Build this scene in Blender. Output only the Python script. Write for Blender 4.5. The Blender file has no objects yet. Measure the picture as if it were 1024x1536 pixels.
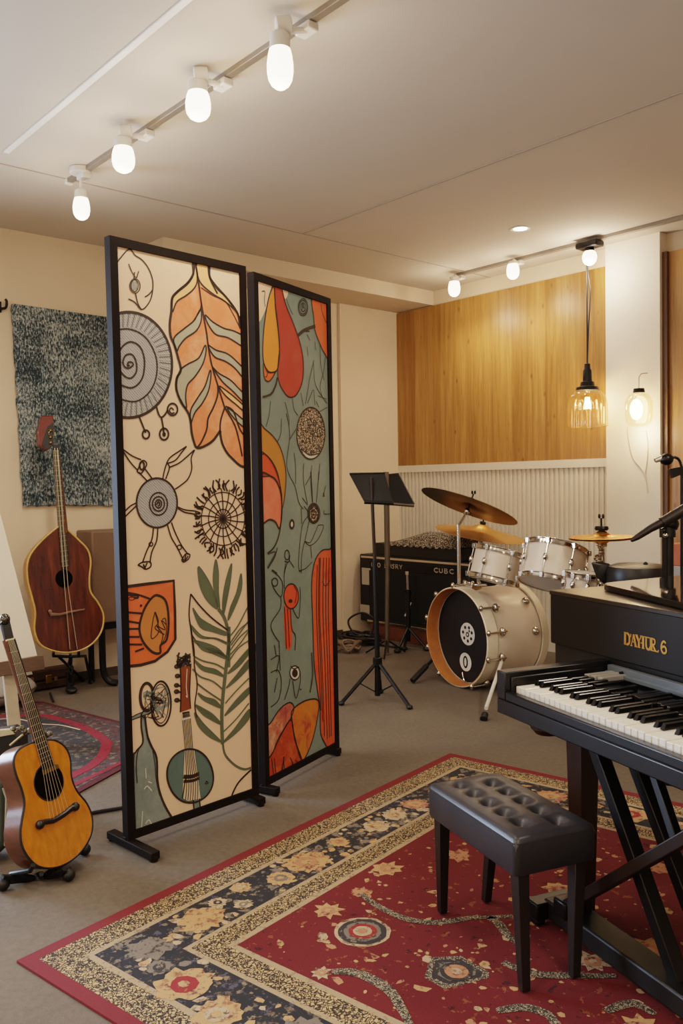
import bpy, bmesh, math, random
from mathutils import Vector, Matrix
from mathutils.geometry import tessellate_polygon
random.seed(7)
C = bpy.context.scene.collection
PI = math.pi
# ------------------------------------------------------------------ camera geometry (used to survey the room from the photograph)
H = 1.30; F = 1280.0; YAW = math.radians(49.0); PITCH = math.radians(1.8); ROLL = 0.0145
def basis():
    s, c = math.sin(YAW), math.cos(YAW); sp, cp = math.sin(PITCH), math.cos(PITCH)
    f = Vector((-s*cp, c*cp, -sp)); r = Vector((c, s, 0)); u = Vector((-s*sp, c*sp, cp))
    return (r - ROLL*u).normalized(), (u + ROLL*r).normalized(), f
CR, CU, CF = basis()
EYE = Vector((0, 0, H))
def ray(x, y): return CF + CR*((x-512)/F) + CU*((768-y)/F)
def onz(x, y, z=0.0):
    d = ray(x, y); return EYE + d*((z-H)/d.z)
def onX(x, y, X):
    d = ray(x, y); return EYE + d*(X/d.x)
def onY(x, y, Y):
    d = ray(x, y); return EYE + d*(Y/d.y)
def onpl(x, y, P, n):
    d = ray(x, y); return EYE + d*((P-EYE).dot(n)/d.dot(n))
def dep(x, y, D): return EYE + ray(x, y)*D
def V(*a): return Vector(a)

# ------------------------------------------------------------------ materials
def lin(h):
    h = h.lstrip('#'); o = []
    for i in (0, 2, 4):
        v = int(h[i:i+2], 16)/255.0
        o.append(v/12.92 if v <= 0.04045 else ((v+0.055)/1.055)**2.4)
    return (*o, 1.0)
class NT:
    def __init__(s, name):
        s.m = bpy.data.materials.new(name); s.m.use_nodes = True
        s.t = s.m.node_tree; s.n = s.t.nodes; s.l = s.t.links
        s.b = s.n['Principled BSDF']; s.out = s.n['Material Output']
    def node(s, typ, **kw):
        x = s.n.new(typ)
        for k, v in kw.items(): setattr(x, k, v)
        return x
    def link(s, a, b): s.l.new(a, b)
    def coord(s, scale=(1, 1, 1), kind='Object', rot=(0, 0, 0)):
        tc = s.node('ShaderNodeTexCoord'); mp = s.node('ShaderNodeMapping')
        mp.inputs['Scale'].default_value = scale; mp.inputs['Rotation'].default_value = rot
        s.link(tc.outputs[kind], mp.inputs['Vector']); return mp.outputs['Vector']
    def noise(s, vec, scale, detail=4, rough=0.6, dist=0.0):
        x = s.node('ShaderNodeTexNoise'); x.inputs['Scale'].default_value = scale
        x.inputs['Detail'].default_value = detail; x.inputs['Roughness'].default_value = rough
        x.inputs['Distortion'].default_value = dist
        s.link(vec, x.inputs['Vector']); return x.outputs['Fac']
    def ramp(s, fac, stops, interp='LINEAR'):
        r = s.node('ShaderNodeValToRGB'); r.color_ramp.interpolation = interp
        e = r.color_ramp.elements
        while len(e) < len(stops): e.new(0.5)
        for k, (p, c) in enumerate(stops):
            e[k].position = p; e[k].color = lin(c) if isinstance(c, str) else c
        s.link(fac, r.inputs['Fac']); return r.outputs['Color']
    def mix(s, fac, a, b, mode='MIX'):
        x = s.node('ShaderNodeMix', data_type='RGBA', blend_type=mode)
        for sock, v in ((x.inputs[0], fac), (x.inputs[6], a), (x.inputs[7], b)):
            if isinstance(v, (int, float)): sock.default_value = v
            elif isinstance(v, str): sock.default_value = lin(v)
            elif isinstance(v, tuple): sock.default_value = v
            else: s.link(v, sock)
        return x.outputs[2]
    def base(s, v): s.link(v, s.b.inputs['Base Color'])
    def bump(s, h, strength=0.3, dist=0.002):
        b = s.node('ShaderNodeBump'); b.inputs['Strength'].default_value = strength; b.inputs['Distance'].default_value = dist
        s.link(h, b.inputs['Height']); s.link(b.outputs['Normal'], s.b.inputs['Normal'])
    def set(s, rough=None, metal=None, **kw):
        if rough is not None: s.b.inputs['Roughness'].default_value = rough
        if metal is not None: s.b.inputs['Metallic'].default_value = metal
        for k, v in kw.items(): s.b.inputs[k.replace('_', ' ')].default_value = v
        return s
def pm(name, col, rough=0.5, metal=0.0, var=0.12, scale=6.0, bump=0.0, bscale=None, **kw):
    t = NT(name); vec = t.coord()
    f = t.noise(vec, scale)
    c = lin(col); lo = tuple(v*(1-var) for v in c[:3])+(1,); hi = tuple(min(1, v*(1+var)) for v in c[:3])+(1,)
    t.base(t.ramp(f, [(0.3, lo), (0.7, hi)]))
    t.set(rough, metal, **kw)
    if bump: t.bump(t.noise(vec, bscale or scale*20), bump)
    return t.m
def emit(name, col, strength):
    t = NT(name); t.base(t.ramp(t.noise(t.coord(), 5), [(0, col), (1, col)]))
    t.b.inputs['Emission Color'].default_value = lin(col); t.b.inputs['Emission Strength'].default_value = strength
    return t.m
def wood(name, c1, c2, c3, scale=(30, 30, 1.5), rough=0.35, dist=0.6, coat=0.0, grain=6):
    t = NT(name); vec = t.coord(scale)
    f = t.noise(vec, 1.0, 6, 0.65, dist); g = t.noise(vec, grain, 3, 0.7)
    a = t.ramp(f, [(0.3, c1), (0.52, c2), (0.75, c3)])
    t.base(t.mix(0.25, a, t.ramp(g, [(0.35, c1), (0.65, c3)])))
    t.set(rough, 0, Coat_Weight=coat, Coat_Roughness=0.12); return t.m
def glass(name, tint='#fff4e0', gloss=0.25):
    t = NT(name); t.n.remove(t.b)
    tr = t.node('ShaderNodeBsdfTransparent'); tr.inputs['Color'].default_value = lin(tint)
    gl = t.node('ShaderNodeBsdfGlossy'); gl.inputs['Roughness'].default_value = 0.035; gl.inputs['Color'].default_value = lin('#fff2dc')
    lw = t.node('ShaderNodeLayerWeight'); lw.inputs['Blend'].default_value = 0.35
    mm = t.node('ShaderNodeMath', operation='MULTIPLY_ADD'); mm.inputs[1].default_value = 0.38; mm.inputs[2].default_value = gloss*0.12
    t.link(lw.outputs['Facing'], mm.inputs[0])
    mx = t.node('ShaderNodeMixShader'); t.link(mm.outputs[0], mx.inputs[0]); t.link(tr.outputs[0], mx.inputs[1]); t.link(gl.outputs[0], mx.inputs[2])
    t.link(mx.outputs[0], t.out.inputs['Surface']); return t.m
def specks(name, base, cols, scale, lo, hi, rough=0.95, warp=0.0):
    """flecked textile: patches of the colours cols over base"""
    t = NT(name); vec = t.coord()
    out = None
    fine = t.noise(vec, 260, 2)
    b = t.mix(fine, base[0], base[1])
    for k, c in enumerate(cols):
        n = t.noise(t.coord((1, 1, 1), rot=(0, 0, k*1.3+0.4)), scale*(1+0.35*k), 3, 0.65, warp)
        b = t.mix(t.ramp(n, [(lo, '#000000'), (hi, '#ffffff')]), b, c)
    t.base(b); t.set(rough); t.bump(fine, 0.4, 0.002); return t.m
def leopard(name, ground, spot, scale=60, th=(0.10, 0.16), rough=0.95):
    t = NT(name); vec = t.coord()
    n = t.node('ShaderNodeTexNoise'); n.inputs['Scale'].default_value = scale*0.6; t.link(vec, n.inputs['Vector'])
    ad = t.node('ShaderNodeVectorMath', operation='MULTIPLY_ADD'); ad.inputs[1].default_value = (0.035,)*3
    t.link(n.outputs['Color'], ad.inputs[0]); t.link(vec, ad.inputs[2])
    v = t.node('ShaderNodeTexVoronoi', feature='DISTANCE_TO_EDGE'); v.inputs['Scale'].default_value = scale; t.link(ad.outputs[0], v.inputs['Vector'])
    t.base(t.ramp(v.outputs['Distance'], [(th[0], spot), (th[1], ground)])); t.set(rough)
    t.bump(t.noise(vec, 260, 2), 0.4, 0.002); return t.m

# ------------------------------------------------------------------ mesh building
def wmat(o):
    m = Matrix.Identity(4)
    while o is not None:
        m = Matrix.LocRotScale(o.location, o.rotation_euler, o.scale) @ m; o = o.parent
    return m
def cr(pts, closed=False, n=6):
    """Catmull-Rom curve through pts"""
    P = [Vector(p) for p in pts]; L = len(P); out = []
    if L < 3: return P
    for i in range(L if closed else L-1):
        if closed: a, b, c, d = P[(i-1) % L], P[i], P[(i+1) % L], P[(i+2) % L]
        else: a, b, c, d = P[max(i-1, 0)], P[i], P[i+1], P[min(i+2, L-1)]
        for k in range(n):
            t = k/n
            out.append(0.5*((2*b)+(c-a)*t+(2*a-5*b+4*c-d)*t*t+(3*b-a-3*c+d)*t*t*t))
    if not closed: out.append(P[-1])
    return out
def frame_to(d):
    d = d.normalized(); a = V(0, 0, 1) if abs(d.z) < 0.9 else V(1, 0, 0)
    x = a.cross(d).normalized(); return x, d.cross(x)
class MB:
    """collects shapes, then links them as ONE mesh object; T maps shape coordinates to the world"""
    def __init__(s, T=None): s.v = []; s.f = []; s.mi = []; s.T = T or Matrix.Identity(4); s.cur = 0
    def add(s, vs, fs, mi=None):
        b = len(s.v); s.v += [s.T @ Vector(v) for v in vs]
        s.f += [tuple(b+i for i in f) for f in fs]; s.mi += [s.cur if mi is None else mi]*len(fs); return s
    def box(s, c, size, rot=None, mi=None, taper=1.0):
        c = Vector(c); hx, hy, hz = [q/2 for q in size]; vs = []
        for z in (-hz, hz):
            k = taper if z < 0 else 1.0
            for x, y in ((-hx*k, -hy*k), (hx*k, -hy*k), (hx*k, hy*k), (-hx*k, hy*k)):
                p = V(x, y, z)
                vs.append(c + (rot @ p if rot is not None else p))
        return s.add(vs, [(3, 2, 1, 0), (4, 5, 6, 7), (0, 1, 5, 4), (1, 2, 6, 5), (2, 3, 7, 6), (3, 0, 4, 7)], mi)
    def bb(s, lo, hi, mi=None):
        return s.box([(a+b)/2 for a, b in zip(lo, hi)], [abs(b-a) for a, b in zip(lo, hi)], None, mi)
    def bar(s, a, b, w, h, up=(0, 0, 1), mi=None):
        """rectangular bar from a to b"""
        a, b = Vector(a), Vector(b); d = (b-a).normalized(); x = Vector(up).cross(d)
        x = x.normalized() if x.length > 1e-5 else frame_to(d)[0]; y = d.cross(x)
        vs = [p + x*sx*w/2 + y*sy*h/2 for p in (a, b) for sx, sy in ((-1, -1), (1, -1), (1, 1), (-1, 1))]
        return s.add(vs, [(3, 2, 1, 0), (4, 5, 6, 7), (0, 1, 5, 4), (1, 2, 6, 5), (2, 3, 7, 6), (3, 0, 4, 7)], mi)
    def cyl(s, a, b, r, r2=None, n=16, caps=True, mi=None):
        a, b = Vector(a), Vector(b); r2 = r if r2 is None else r2
        x, y = frame_to(b-a); vs = []
        for p, q in ((a, r), (b, r2)):
            for i in range(n): vs.append(p + x*q*math.cos(2*PI*i/n) + y*q*math.sin(2*PI*i/n))
        fs = [(i, (i+1) % n, n+(i+1) % n, n+i) for i in range(n)]
        if caps: fs += [tuple(range(n-1, -1, -1)), tuple(range(n, 2*n))]
        return s.add(vs, fs, mi)
    def tube(s, pts, r, n=8, closed=False, mi=None, caps=True):
        P = [Vector(p) for p in pts]; L = len(P); R = r if isinstance(r, (list, tuple)) else [r]*L
        vs = []; prev = None
        for i, p in enumerate(P):
            d = (P[(i+1) % L] - P[i-1]) if (closed or 0 < i < L-1) else (P[1]-P[0] if i == 0 else P[-1]-P[-2])
            d = d.normalized() if d.length > 1e-9 else V(0, 0, 1)
            if prev is None: x, y = frame_to(d)
            else:
                x = prev - d*prev.dot(d); x = x.normalized() if x.length > 1e-6 else frame_to(d)[0]; y = d.cross(x)
            prev = x
            for k in range(n): vs.append(p + x*R[i]*math.cos(2*PI*k/n) + y*R[i]*math.sin(2*PI*k/n))
        fs = []
        for i in range(L if closed else L-1):
            j = (i+1) % L
            fs += [(i*n+k, i*n+(k+1) % n, j*n+(k+1) % n, j*n+k) for k in range(n)]
        if not closed and caps: fs += [tuple(range(n-1, -1, -1)), tuple((L-1)*n+k for k in range(n))]
        return s.add(vs, fs, mi)
    def lathe(s, prof, o=(0, 0, 0), axis=(0, 0, 1), n=32, mi=None, a0=0.0, a1=2*PI):
        """profile of (radius, height along axis)"""
        o = Vector(o); ax = Vector(axis).normalized(); x, y = frame_to(ax); vs = []
        full = abs(a1-a0-2*PI) < 1e-6; m = n if full else n+1
        for r, h in prof:
            for i in range(m):
                t = a0+(a1-a0)*i/n
                vs.append(o + ax*h + x*r*math.cos(t) + y*r*math.sin(t))
        fs = []
        for j in range(len(prof)-1):
            for i in range(n):
                k = (i+1) % m
                fs.append((j*m+i, j*m+k, (j+1)*m+k, (j+1)*m+i))
        return s.add(vs, fs, mi)
    def ell(s, c, rx, ry, rz, rot=None, n=18, m=10, mi=None):
        c = Vector(c); vs = []; fs = []
        for j in range(m+1):
            ph = PI*j/m
            for i in range(n):
                t = 2*PI*i/n; p = V(rx*math.sin(ph)*math.cos(t), ry*math.sin(ph)*math.sin(t), rz*math.cos(ph))
                vs.append(c + (rot @ p if rot is not None else p))
        for j in range(m):
            for i in range(n):
                fs.append((j*n+i, (j+1)*n+i, (j+1)*n+(i+1) % n, j*n+(i+1) % n))
        return s.add(vs, fs, mi)
    def poly(s, pts, mi=None, flip=False):
        pts = [Vector(p) for p in pts]
        return s.add(pts, [tuple(t[::-1]) if flip else tuple(t) for t in tessellate_polygon([pts])], mi)
    def prism(s, pts, off, mi=None, side_mi=None):
        """closed outline pts extruded by vector off"""
        A = [Vector(p) for p in pts]; off = Vector(off); B = [p+off for p in A]; n = len(A)
        tr = [tuple(t) for t in tessellate_polygon([A])]
        s.add(A+B, tr + [tuple(n+i for i in t[::-1]) for t in tr], mi)
        s.add(A+B, [(i, (i+1) % n, n+(i+1) % n, n+i) for i in range(n)], side_mi if side_mi is not None else mi); return s
    def ribbon(s, pts, w, closed=False, nrm=(0, 0, 1), mi=None):
        P = [Vector(p) for p in pts]; L = len(P); nrm = Vector(nrm); vs = []
        if L < 2: return s
        W = w if isinstance(w, (list, tuple)) else [w]*L
        for i in range(L):
            d = (P[(i+1) % L] - P[i-1]) if (closed or 0 < i < L-1) else (P[1]-P[0] if i == 0 else P[-1]-P[-2])
            q = nrm.cross(d); q = q.normalized()*(W[i]/2) if q.length > 1e-9 else V(0, 0, 0)
            vs += [P[i]-q, P[i]+q]
        fs = [(2*i, 2*((i+1) % L), 2*((i+1) % L)+1, 2*i+1) for i in range(L if closed else L-1)]
        return s.add(vs, fs, mi)
    def build(s, name, mats, parent=None, smooth=True, bevel=0.0, seg=2, angle=35, fix=True, subsurf=0):
        me = bpy.data.meshes.new(name)
        inv = wmat(parent).inverted() if parent is not None else Matrix.Identity(4)
        me.from_pydata([inv @ v for v in s.v], [], s.f)
        for m in (mats if isinstance(mats, (list, tuple)) else [mats]): me.materials.append(m)
        me.polygons.foreach_set('material_index', s.mi)
        if fix:
            b = bmesh.new(); b.from_mesh(me); bmesh.ops.remove_doubles(b, verts=b.verts, dist=1e-6)
            bmesh.ops.recalc_face_normals(b, faces=b.faces); b.to_mesh(me); b.free()
        me.update()
        o = bpy.data.objects.new(name, me); C.objects.link(o); o.parent = parent
        if smooth:
            for p in me.polygons: p.use_smooth = True
            me.set_sharp_from_angle(angle=math.radians(angle))
        if bevel:
            md = o.modifiers.new('edge', 'BEVEL'); md.width = bevel; md.segments = seg; md.limit_method = 'ANGLE'; md.angle_limit = math.radians(40)
            md.harden_normals = False
        if subsurf:
            md = o.modifiers.new('sub', 'SUBSURF'); md.levels = subsurf; md.render_levels = subsurf
        return o
def tag(o, label=None, cat=None, group=None, kind=None):
    if label: o['label'] = label
    if cat: o['category'] = cat
    if group: o['group'] = group
    if kind: o['kind'] = kind
    return o
def thing(name, label, cat, loc=(0, 0, 0), rotz=0.0, group=None):
    o = bpy.data.objects.new(name, None); C.objects.link(o); o.location = loc; o.rotation_euler = (0, 0, rotz)
    o.empty_display_size = 0.1
    return tag(o, label, cat, group)
def struct(name, mb, mats, parent=None, **kw):
    o = mb.build(name, mats, parent, **kw)
    if parent is None: o['kind'] = 'structure'
    return o

# shared materials
BLACK = pm('black_satin_metal', '#151413', 0.38, 0.4, 0.2)
BLACKP = pm('black_plastic', '#121212', 0.5, 0, 0.2)
CHROME = pm('chrome', '#c9c4bc', 0.14, 1.0, 0.08)
STEEL = pm('dull_steel', '#8f8a82', 0.35, 1.0, 0.15)
WHITEP = pm('white_fitting', '#d9d4cc', 0.4, 0, 0.05)
# ================================================================== the room
XL, YB, XR, YF, ZC = -5.516, 5.485, 2.3, -2.5, 2.96
WALL = pm('cream_wall_paint', '#cfbba1', 0.85, 0, 0.03, 1.5, 0.08, 90)
CEIL = pm('ceiling_paint', '#c6baaa', 0.9, 0, 0.03, 1.0, 0.05, 80)
SOFF = pm('soffit_paint', '#cbbaa3', 0.88, 0, 0.03, 1.2)
WHITEW = pm('white_trim_paint', '#d3c7b5', 0.6, 0, 0.04, 2)
DARKB = pm('dark_baseboard', '#4a3f35', 0.6, 0, 0.15)
t = NT('grey_carpet'); vec = t.coord()
f1 = t.noise(vec, 420, 3, 0.8); f2 = t.noise(vec, 2.2, 5, 0.6); f3 = t.noise(vec, 45, 3, 0.7)
c1 = t.ramp(f1, [(0.3, '#40382f'), (0.7, '#817465')])
c2 = t.ramp(f2, [(0.3, '#574d42'), (0.7, '#6e6355')])
c3 = t.mix(0.5, c1, c2); t.base(t.mix(0.12, c3, t.ramp(f3, [(0.35, '#3d3731'), (0.65, '#8a8075')])))
t.set(0.97); t.bump(f1, 0.6, 0.004); CARPET = t.m
struct('floor', MB().bb((XL-.1, YF-.1, -.12), (XR+.1, YB+.1, 0)), CARPET, smooth=False)
struct('ceiling', MB().bb((XL-.1, YF-.1, ZC), (XR+.1, YB+.1, ZC+.12)), CEIL, smooth=False)
# left wall with a window, out of the picture on the left, that lets daylight in
mb = MB(); wy0, wy1, wz0, wz1 = -1.3, 0.75, 0.35, 2.2
mb.bb((XL-.12, YF-.1, 0), (XL, wy0, ZC)); mb.bb((XL-.12, wy1, 0), (XL, YB+.1, ZC))
mb.bb((XL-.12, wy0, 0), (XL, wy1, wz0)); mb.bb((XL-.12, wy0, wz1), (XL, wy1, ZC))
struct('wall_left', mb, WALL, smooth=False)
mb = MB()
for y in (wy0+.02, (wy0+wy1)/2, wy1-.02): mb.bb((XL-.09, y-.02, wz0), (XL-.03, y+.02, wz1))
for z in (wz0+.02, wz1-.02): mb.bb((XL-.09, wy0, z-.02), (XL-.03, wy1, z+.02))
win = struct('window_1', mb, WHITEW, smooth=False)
MB().bb((XL-.065, wy0+.03, wz0+.03), (XL-.06, wy1-.03, wz1-.03)).build('window_pane', glass('window_glass', '#f4f8ff', 0.1), win, smooth=False)
struct('wall_back', MB().bb((XL-.1, YB, 0), (XR+.1, YB+.12, ZC)), WALL, smooth=False)
struct('wall_right', MB().bb((XR, YF-.1, 0), (XR+.12, YB+.1, ZC)), WALL, smooth=False)
struct('wall_front', MB().bb((XL-.1, YF-.12, 0), (XR+.1, YF, ZC)), WALL, smooth=False)
# shallow pier in the left wall near the corner
struct('trim_1', MB().bb((XL, 4.78, 0), (XL+.03, YB, ZC-.1)), WALL, smooth=False)
struct('ceiling_soffit', MB().bb((XL, 2.87, 2.84), (-5.06, YB, ZC+.01)), SOFF, smooth=False)
# joints and batten of the ceiling
BAT = pm('white_batten', '#efe9df', 0.5, 0, 0.02)
JOINT = pm('ceiling_joint_shadow', '#a89b8c', 0.9, 0, 0.05)  # joint strips, a little darker than the ceiling paint
k = (ZC-H)/(3.2-H)
struct('trim_2', MB().bb((-4.884*k, 1.788*k-.013, ZC-.006), (XR, 1.788*k+.013, ZC+.01)), BAT, smooth=False)
struct('trim_3', MB().bb((-4.44, 1.788*k-.3, ZC-.003), (-4.43, YB, ZC+.01)), JOINT, smooth=False)
struct('trim_4', MB().bb((-4.43, 3.545, ZC-.003), (XR, 3.557, ZC+.01)), JOINT, smooth=False)
# timber panel, ribbed dado, pillar
t = NT('golden_bamboo_panel'); vec = t.coord((26, 26, 1.1)); v2 = t.coord((9, 9, 9)); v3 = t.coord((11.5, 11.5, 0.0))
f = t.noise(vec, 1.0, 6, 0.7, 0.5); g = t.noise(t.coord((110, 110, 2.5)), 1.0, 3, 0.6)
a = t.ramp(f, [(0.3, '#684524'), (0.5, '#976a36'), (0.7, '#b58b4e')])
pl = t.node('ShaderNodeTexWhiteNoise', noise_dimensions='1D')
sx = t.node('ShaderNodeSeparateXYZ'); t.link(t.coord(), sx.inputs[0])
fl = t.node('ShaderNodeMath', operation='MULTIPLY'); fl.inputs[1].default_value = 9.5; t.link(sx.outputs['X'], fl.inputs[0])
fr = t.node('ShaderNodeMath', operation='FLOOR'); t.link(fl.outputs[0], fr.inputs[0]); t.link(fr.outputs[0], pl.inputs['W'])
a = t.mix(0.35, a, t.ramp(pl.outputs['Value'], [(0, '#875d2c'), (1, '#b98f55')]))
a = t.mix(t.ramp(g, [(0.4, '#000000'), (0.75, '#8a8a8a')]), a, '#7d4f1c')
sk = t.noise(t.coord((55, 55, 7)), 1.0, 2, .5); a = t.mix(t.ramp(sk, [(.60, '#000000'), (.72, '#9a9a9a')]), a, '#6b4420')
kn = t.node('ShaderNodeTexVoronoi'); kn.inputs['Scale'].default_value = 1.0; t.link(t.coord((9, 1, 4.5)), kn.inputs['Vector'])
a = t.mix(t.ramp(kn.outputs['Distance'], [(0.03, '#cccccc'), (0.13, '#000000')]), a, '#57351a')
t.base(a); t.set(0.38, 0, Specular_IOR_Level=0.45); BAMBOO = t.m
struct('trim_5', MB().bb((XL, YB-.03, 1.466), (-3.338, YB, 2.83)), BAMBOO, smooth=False)
mb = MB(); mb.bb((XL, YB-.012, .09), (-3.338, YB, 1.466)); mb.bb((XL, YB-.035, 1.405), (-3.338, YB, 1.466))
x = XL+.03
while x < -3.35:
    mb.bb((x, YB-.024, .09), (x+.021, YB-.01, 1.405)); x += .043
struct('trim_6', mb, WHITEW, smooth=False)
PX0, PX1 = -3.338, -2.93
struct('wall_pillar', MB().bb((PX0, YB-.09, 0), (PX1, YB, ZC)), pm('white_pillar_paint', '#d8ccbb', 0.75, 0, 0.02), smooth=False)
DWOOD = pm('dark_wood_edge', '#5d4128', 0.5)
struct('trim_7', MB().bb((PX1, YB-.06, 0), (PX1+.035, YB, 2.83)), DWOOD, smooth=False)
struct('trim_8', MB().bb((PX1+.035, YB-.03, 0.1), (-1.2, YB, 2.83)), BAMBOO, smooth=False)
struct('baseboard_left', MB().bb((XL, YF, 0), (XL+.015, YB, .06)), DARKB, smooth=False)
struct('baseboard_back', MB().bb((XL, YB-.016, 0), (PX0, YB, .09)), WHITEW, smooth=False)

# ================================================================== lamps of the room
BULB = emit('glowing_bulb', '#ffe9cc', 6.0)
FIL = emit('glowing_filament', '#ffd9a0', 120.0)
def lamp(name, loc, energy, col=(1, .83, .66), r=.05, kind='POINT', rot=None, **kw):
    d = bpy.data.lights.new(name, kind); d.energy = energy; d.color = col
    if kind in ('POINT', 'SPOT'): d.shadow_soft_size = r
    for a, b in kw.items(): setattr(d, a, b)
    o = bpy.data.objects.new(name, d); C.objects.link(o); o.location = loc
    if rot: o.rotation_euler = rot
    return o
TRK = pm('grey_track_rail', '#8d8377', 0.45, 0.3, 0.05)
YT = 2.236*k
tr = thing('ceiling_track', 'grey ceiling track rail above the mural panels, end to end with four spotlights', 'track rail', (-4.4, YT, ZC))
MB().bb((-4.42, YT-.016, ZC-.022), (1.6, YT+.016, ZC)).build('rail', TRK, tr, bevel=.002)
MB().bb((-4.45, YT-.02, ZC-.028), (-4.42, YT+.02, ZC)).build('end_cap', WHITEP, tr, bevel=.003)
def spotlight(bx, by, bw, bh, label, stem=0.0, mount=None, group='spotlights on the left ceiling track', Yt=YT, metal=WHITEP, energy=26, style=0):
    """bx,by: bulb centre, bw,bh: its width and height in the photograph"""
    off = .02 if stem else (.11 if style == 0 else .07)
    c = onY(bx, by, Yt-off); D = (c-EYE).dot(CF); r = bw/2*D/F; h = bh/2*D/F
    root = thing('track_spotlight', label, 'spotlight', (c.x, Yt, ZC-.022), 0, group)
    kx = c.x+(.02 if style == 0 and not stem else 0); st0 = c.z+h*.55; st1 = min(c.z+h*1.25, ZC-.04)
    b = MB(); b.bb((kx-.045, Yt-.024, ZC-.052), (kx+.035, Yt+.024, ZC-.022)); b.build('adapter', metal, root, bevel=.005)
    b = MB()
    if stem: b.tube([V(kx, Yt, ZC-.05), V(c.x, c.y, ZC-.06), V(c.x, c.y, st1-.005)], .008, 10)
    else: b.tube([V(kx, Yt-.01, ZC-.045), V(c.x, c.y+.01, max(st1+.012, ZC-.07)), V(c.x, c.y, st1-.01)], .012, 10)
    b.build('arm', metal, root)
    if style == 0 and not stem:
        b = MB(); b.cyl((c.x-.005, c.y-.012, st1+.022), (c.x+.022, c.y+.034, st1+.03), .032, n=24); b.build('knuckle', metal, root, bevel=.004)
    if stem: MB().cyl((c.x, c.y, ZC-.03), (c.x, c.y, ZC-.001), .055, n=28).build('ceiling_plate', metal, root, bevel=.003)
    b = MB(); b.lathe([(.001, st1+.006), (r*.5, st1+.004), (r*.74, st1-.006), (r*.80, st0+.004), (r*.76, st0), (.001, st0)], (c.x, c.y, 0)); b.build('socket', metal, root)
    b = MB(); b.lathe([(.001, -h), (r*.38, -h*.95), (r*.68, -h*.82), (r*.9, -h*.6), (r*.99, -h*.3), (r*.99, h*.02), (r*.9, h*.38), (r*.74, h*.72), (.001, h*.72)], c, (0, 0, 1), 28); b.build('bulb', BULB, root)
    lamp('lamp_'+root.name, (c.x, c.y-.01, c.z-h-.03), energy, kind='SPOT', spot_size=2.9, spot_blend=1.0)
    lamp('lamp_halo_'+root.name, (c.x, c.y-.01, c.z-h-.09), 5, r=.08)
spotlight(420, 97, 40, 74, 'white ceiling spotlight with the biggest glowing bulb, top right on its track')
spotlight(297, 155, 38, 52, 'white ceiling spotlight second largest, between two others on the left track')
spotlight(185, 236, 34, 46, 'white ceiling spotlight above the top left corner of the cream mural panel')
spotlight(122, 310, 25, 40, 'smallest spotlight hanging on a thin stem at the far end of the left track', stem=1)
YT2 = 5.18
t2 = thing('ceiling_track', 'grey ceiling track rail running along the timber panelled back wall', 'track rail', (-4.4, YT2, ZC))
MB().bb((-4.52, YT2-.018, ZC-.024), (1.6, YT2+.018, ZC)).build('rail', TRK, t2, bevel=.002)
g2 = 'spotlights on the back ceiling track'
spotlight(681, 431, 18, 28, 'small globe spotlight nearest the room corner on the back track', mount=0, group=g2, Yt=YT2, energy=24, style=1)
spotlight(769, 405, 19, 28, 'small globe spotlight on the back track between the corner one and the black one', group=g2, Yt=YT2, energy=24, style=1)
# black canopy fixture with a bulb
c = onY(884, 386, YT2-.02)
root = thing('track_spotlight', 'black mounted ceiling spotlight with round bulb above the glass pendant', 'spotlight', (c.x, c.y, ZC), 0, g2)
b = MB(); b.box((c.x, c.y, ZC-.045), (.17, .1, .042)); b.build('canopy', BLACK, root, bevel=.012)
b = MB(); b.lathe([(.001, ZC-.06), (.03, ZC-.062), (.034, ZC-.1), (.026, c.z+.05), (.03, c.z+.035), (.001, c.z+.03)], (c.x, c.y, 0)); b.build('socket', BLACK, root)
b = MB(); b.ell(c, .05, .05, .055); b.build('bulb', BULB, root)
lamp('lamp_black_spot', (c.x, c.y-.02, c.z-.09), 13)
# recessed downlight
c = onz(780, 343, ZC)
root = thing('recessed_downlight', 'round recessed downlight glowing in the ceiling before the back track', 'downlight', c)
MB().lathe([(.045, ZC-.001), (.06, ZC-.006), (.066, ZC-.004), (.068, ZC)], (c.x, c.y, 0), n=32).build('trim_ring', WHITEP, root)
MB().lathe([(.001, ZC-.0025), (.046, ZC-.002)], (c.x, c.y, 0), n=32).build('lens', emit('downlight_lens', '#fff0d8', 12), root)
lamp('lamp_downlight', (c.x, c.y, ZC-.03), 14, kind='SPOT', spot_size=2.2, spot_blend=.6)
# glass pendant
top = onY(881, 402, YT2+.065); low = onY(881, 640, YT2+.065); sc = (low-EYE).dot(CF)/F
pz = lambda y: onY(881, y, YT2+.065).z
cx, cy = low.x, low.y; R = 29*sc
GLASS = glass('clear_fluted_glass', '#fff8ec', 0.5)
root = thing('glass_pendant_lamp', 'clear glass bell pendant lamp hanging on a black cord before the timber wall', 'pendant lamp', (cx, cy, pz(640)))
b = MB(); b.tube([(cx, cy, ZC-.06), (cx, cy, pz(546))], .0055)
b.tube(cr([(cx+.004, cy, pz(400)), (cx+.022, cy, pz(425)), (cx+.028, cy, pz(440)), (cx+.012, cy, pz(490)), (cx, cy, pz(546))]), .0045); b.build('cord', BLACKP, root)
b = MB(); b.lathe([(.001, pz(544)), (.02, pz(546)), (.022, pz(553)), (.030, pz(556)), (.032, pz(572)), (.045, pz(573)), (.05, pz(579)), (.075, pz(581)), (.08, pz(586)), (.001, pz(587))], (cx, cy, 0)); b.build('socket', BLACK, root)
b = MB(); b.lathe([(.078, pz(585)), (R*.72, pz(588)), (R*.9, pz(594)), (R*.985, pz(604)), (R, pz(616)), (R, pz(640))], (cx, cy, 0), n=144)
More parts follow.
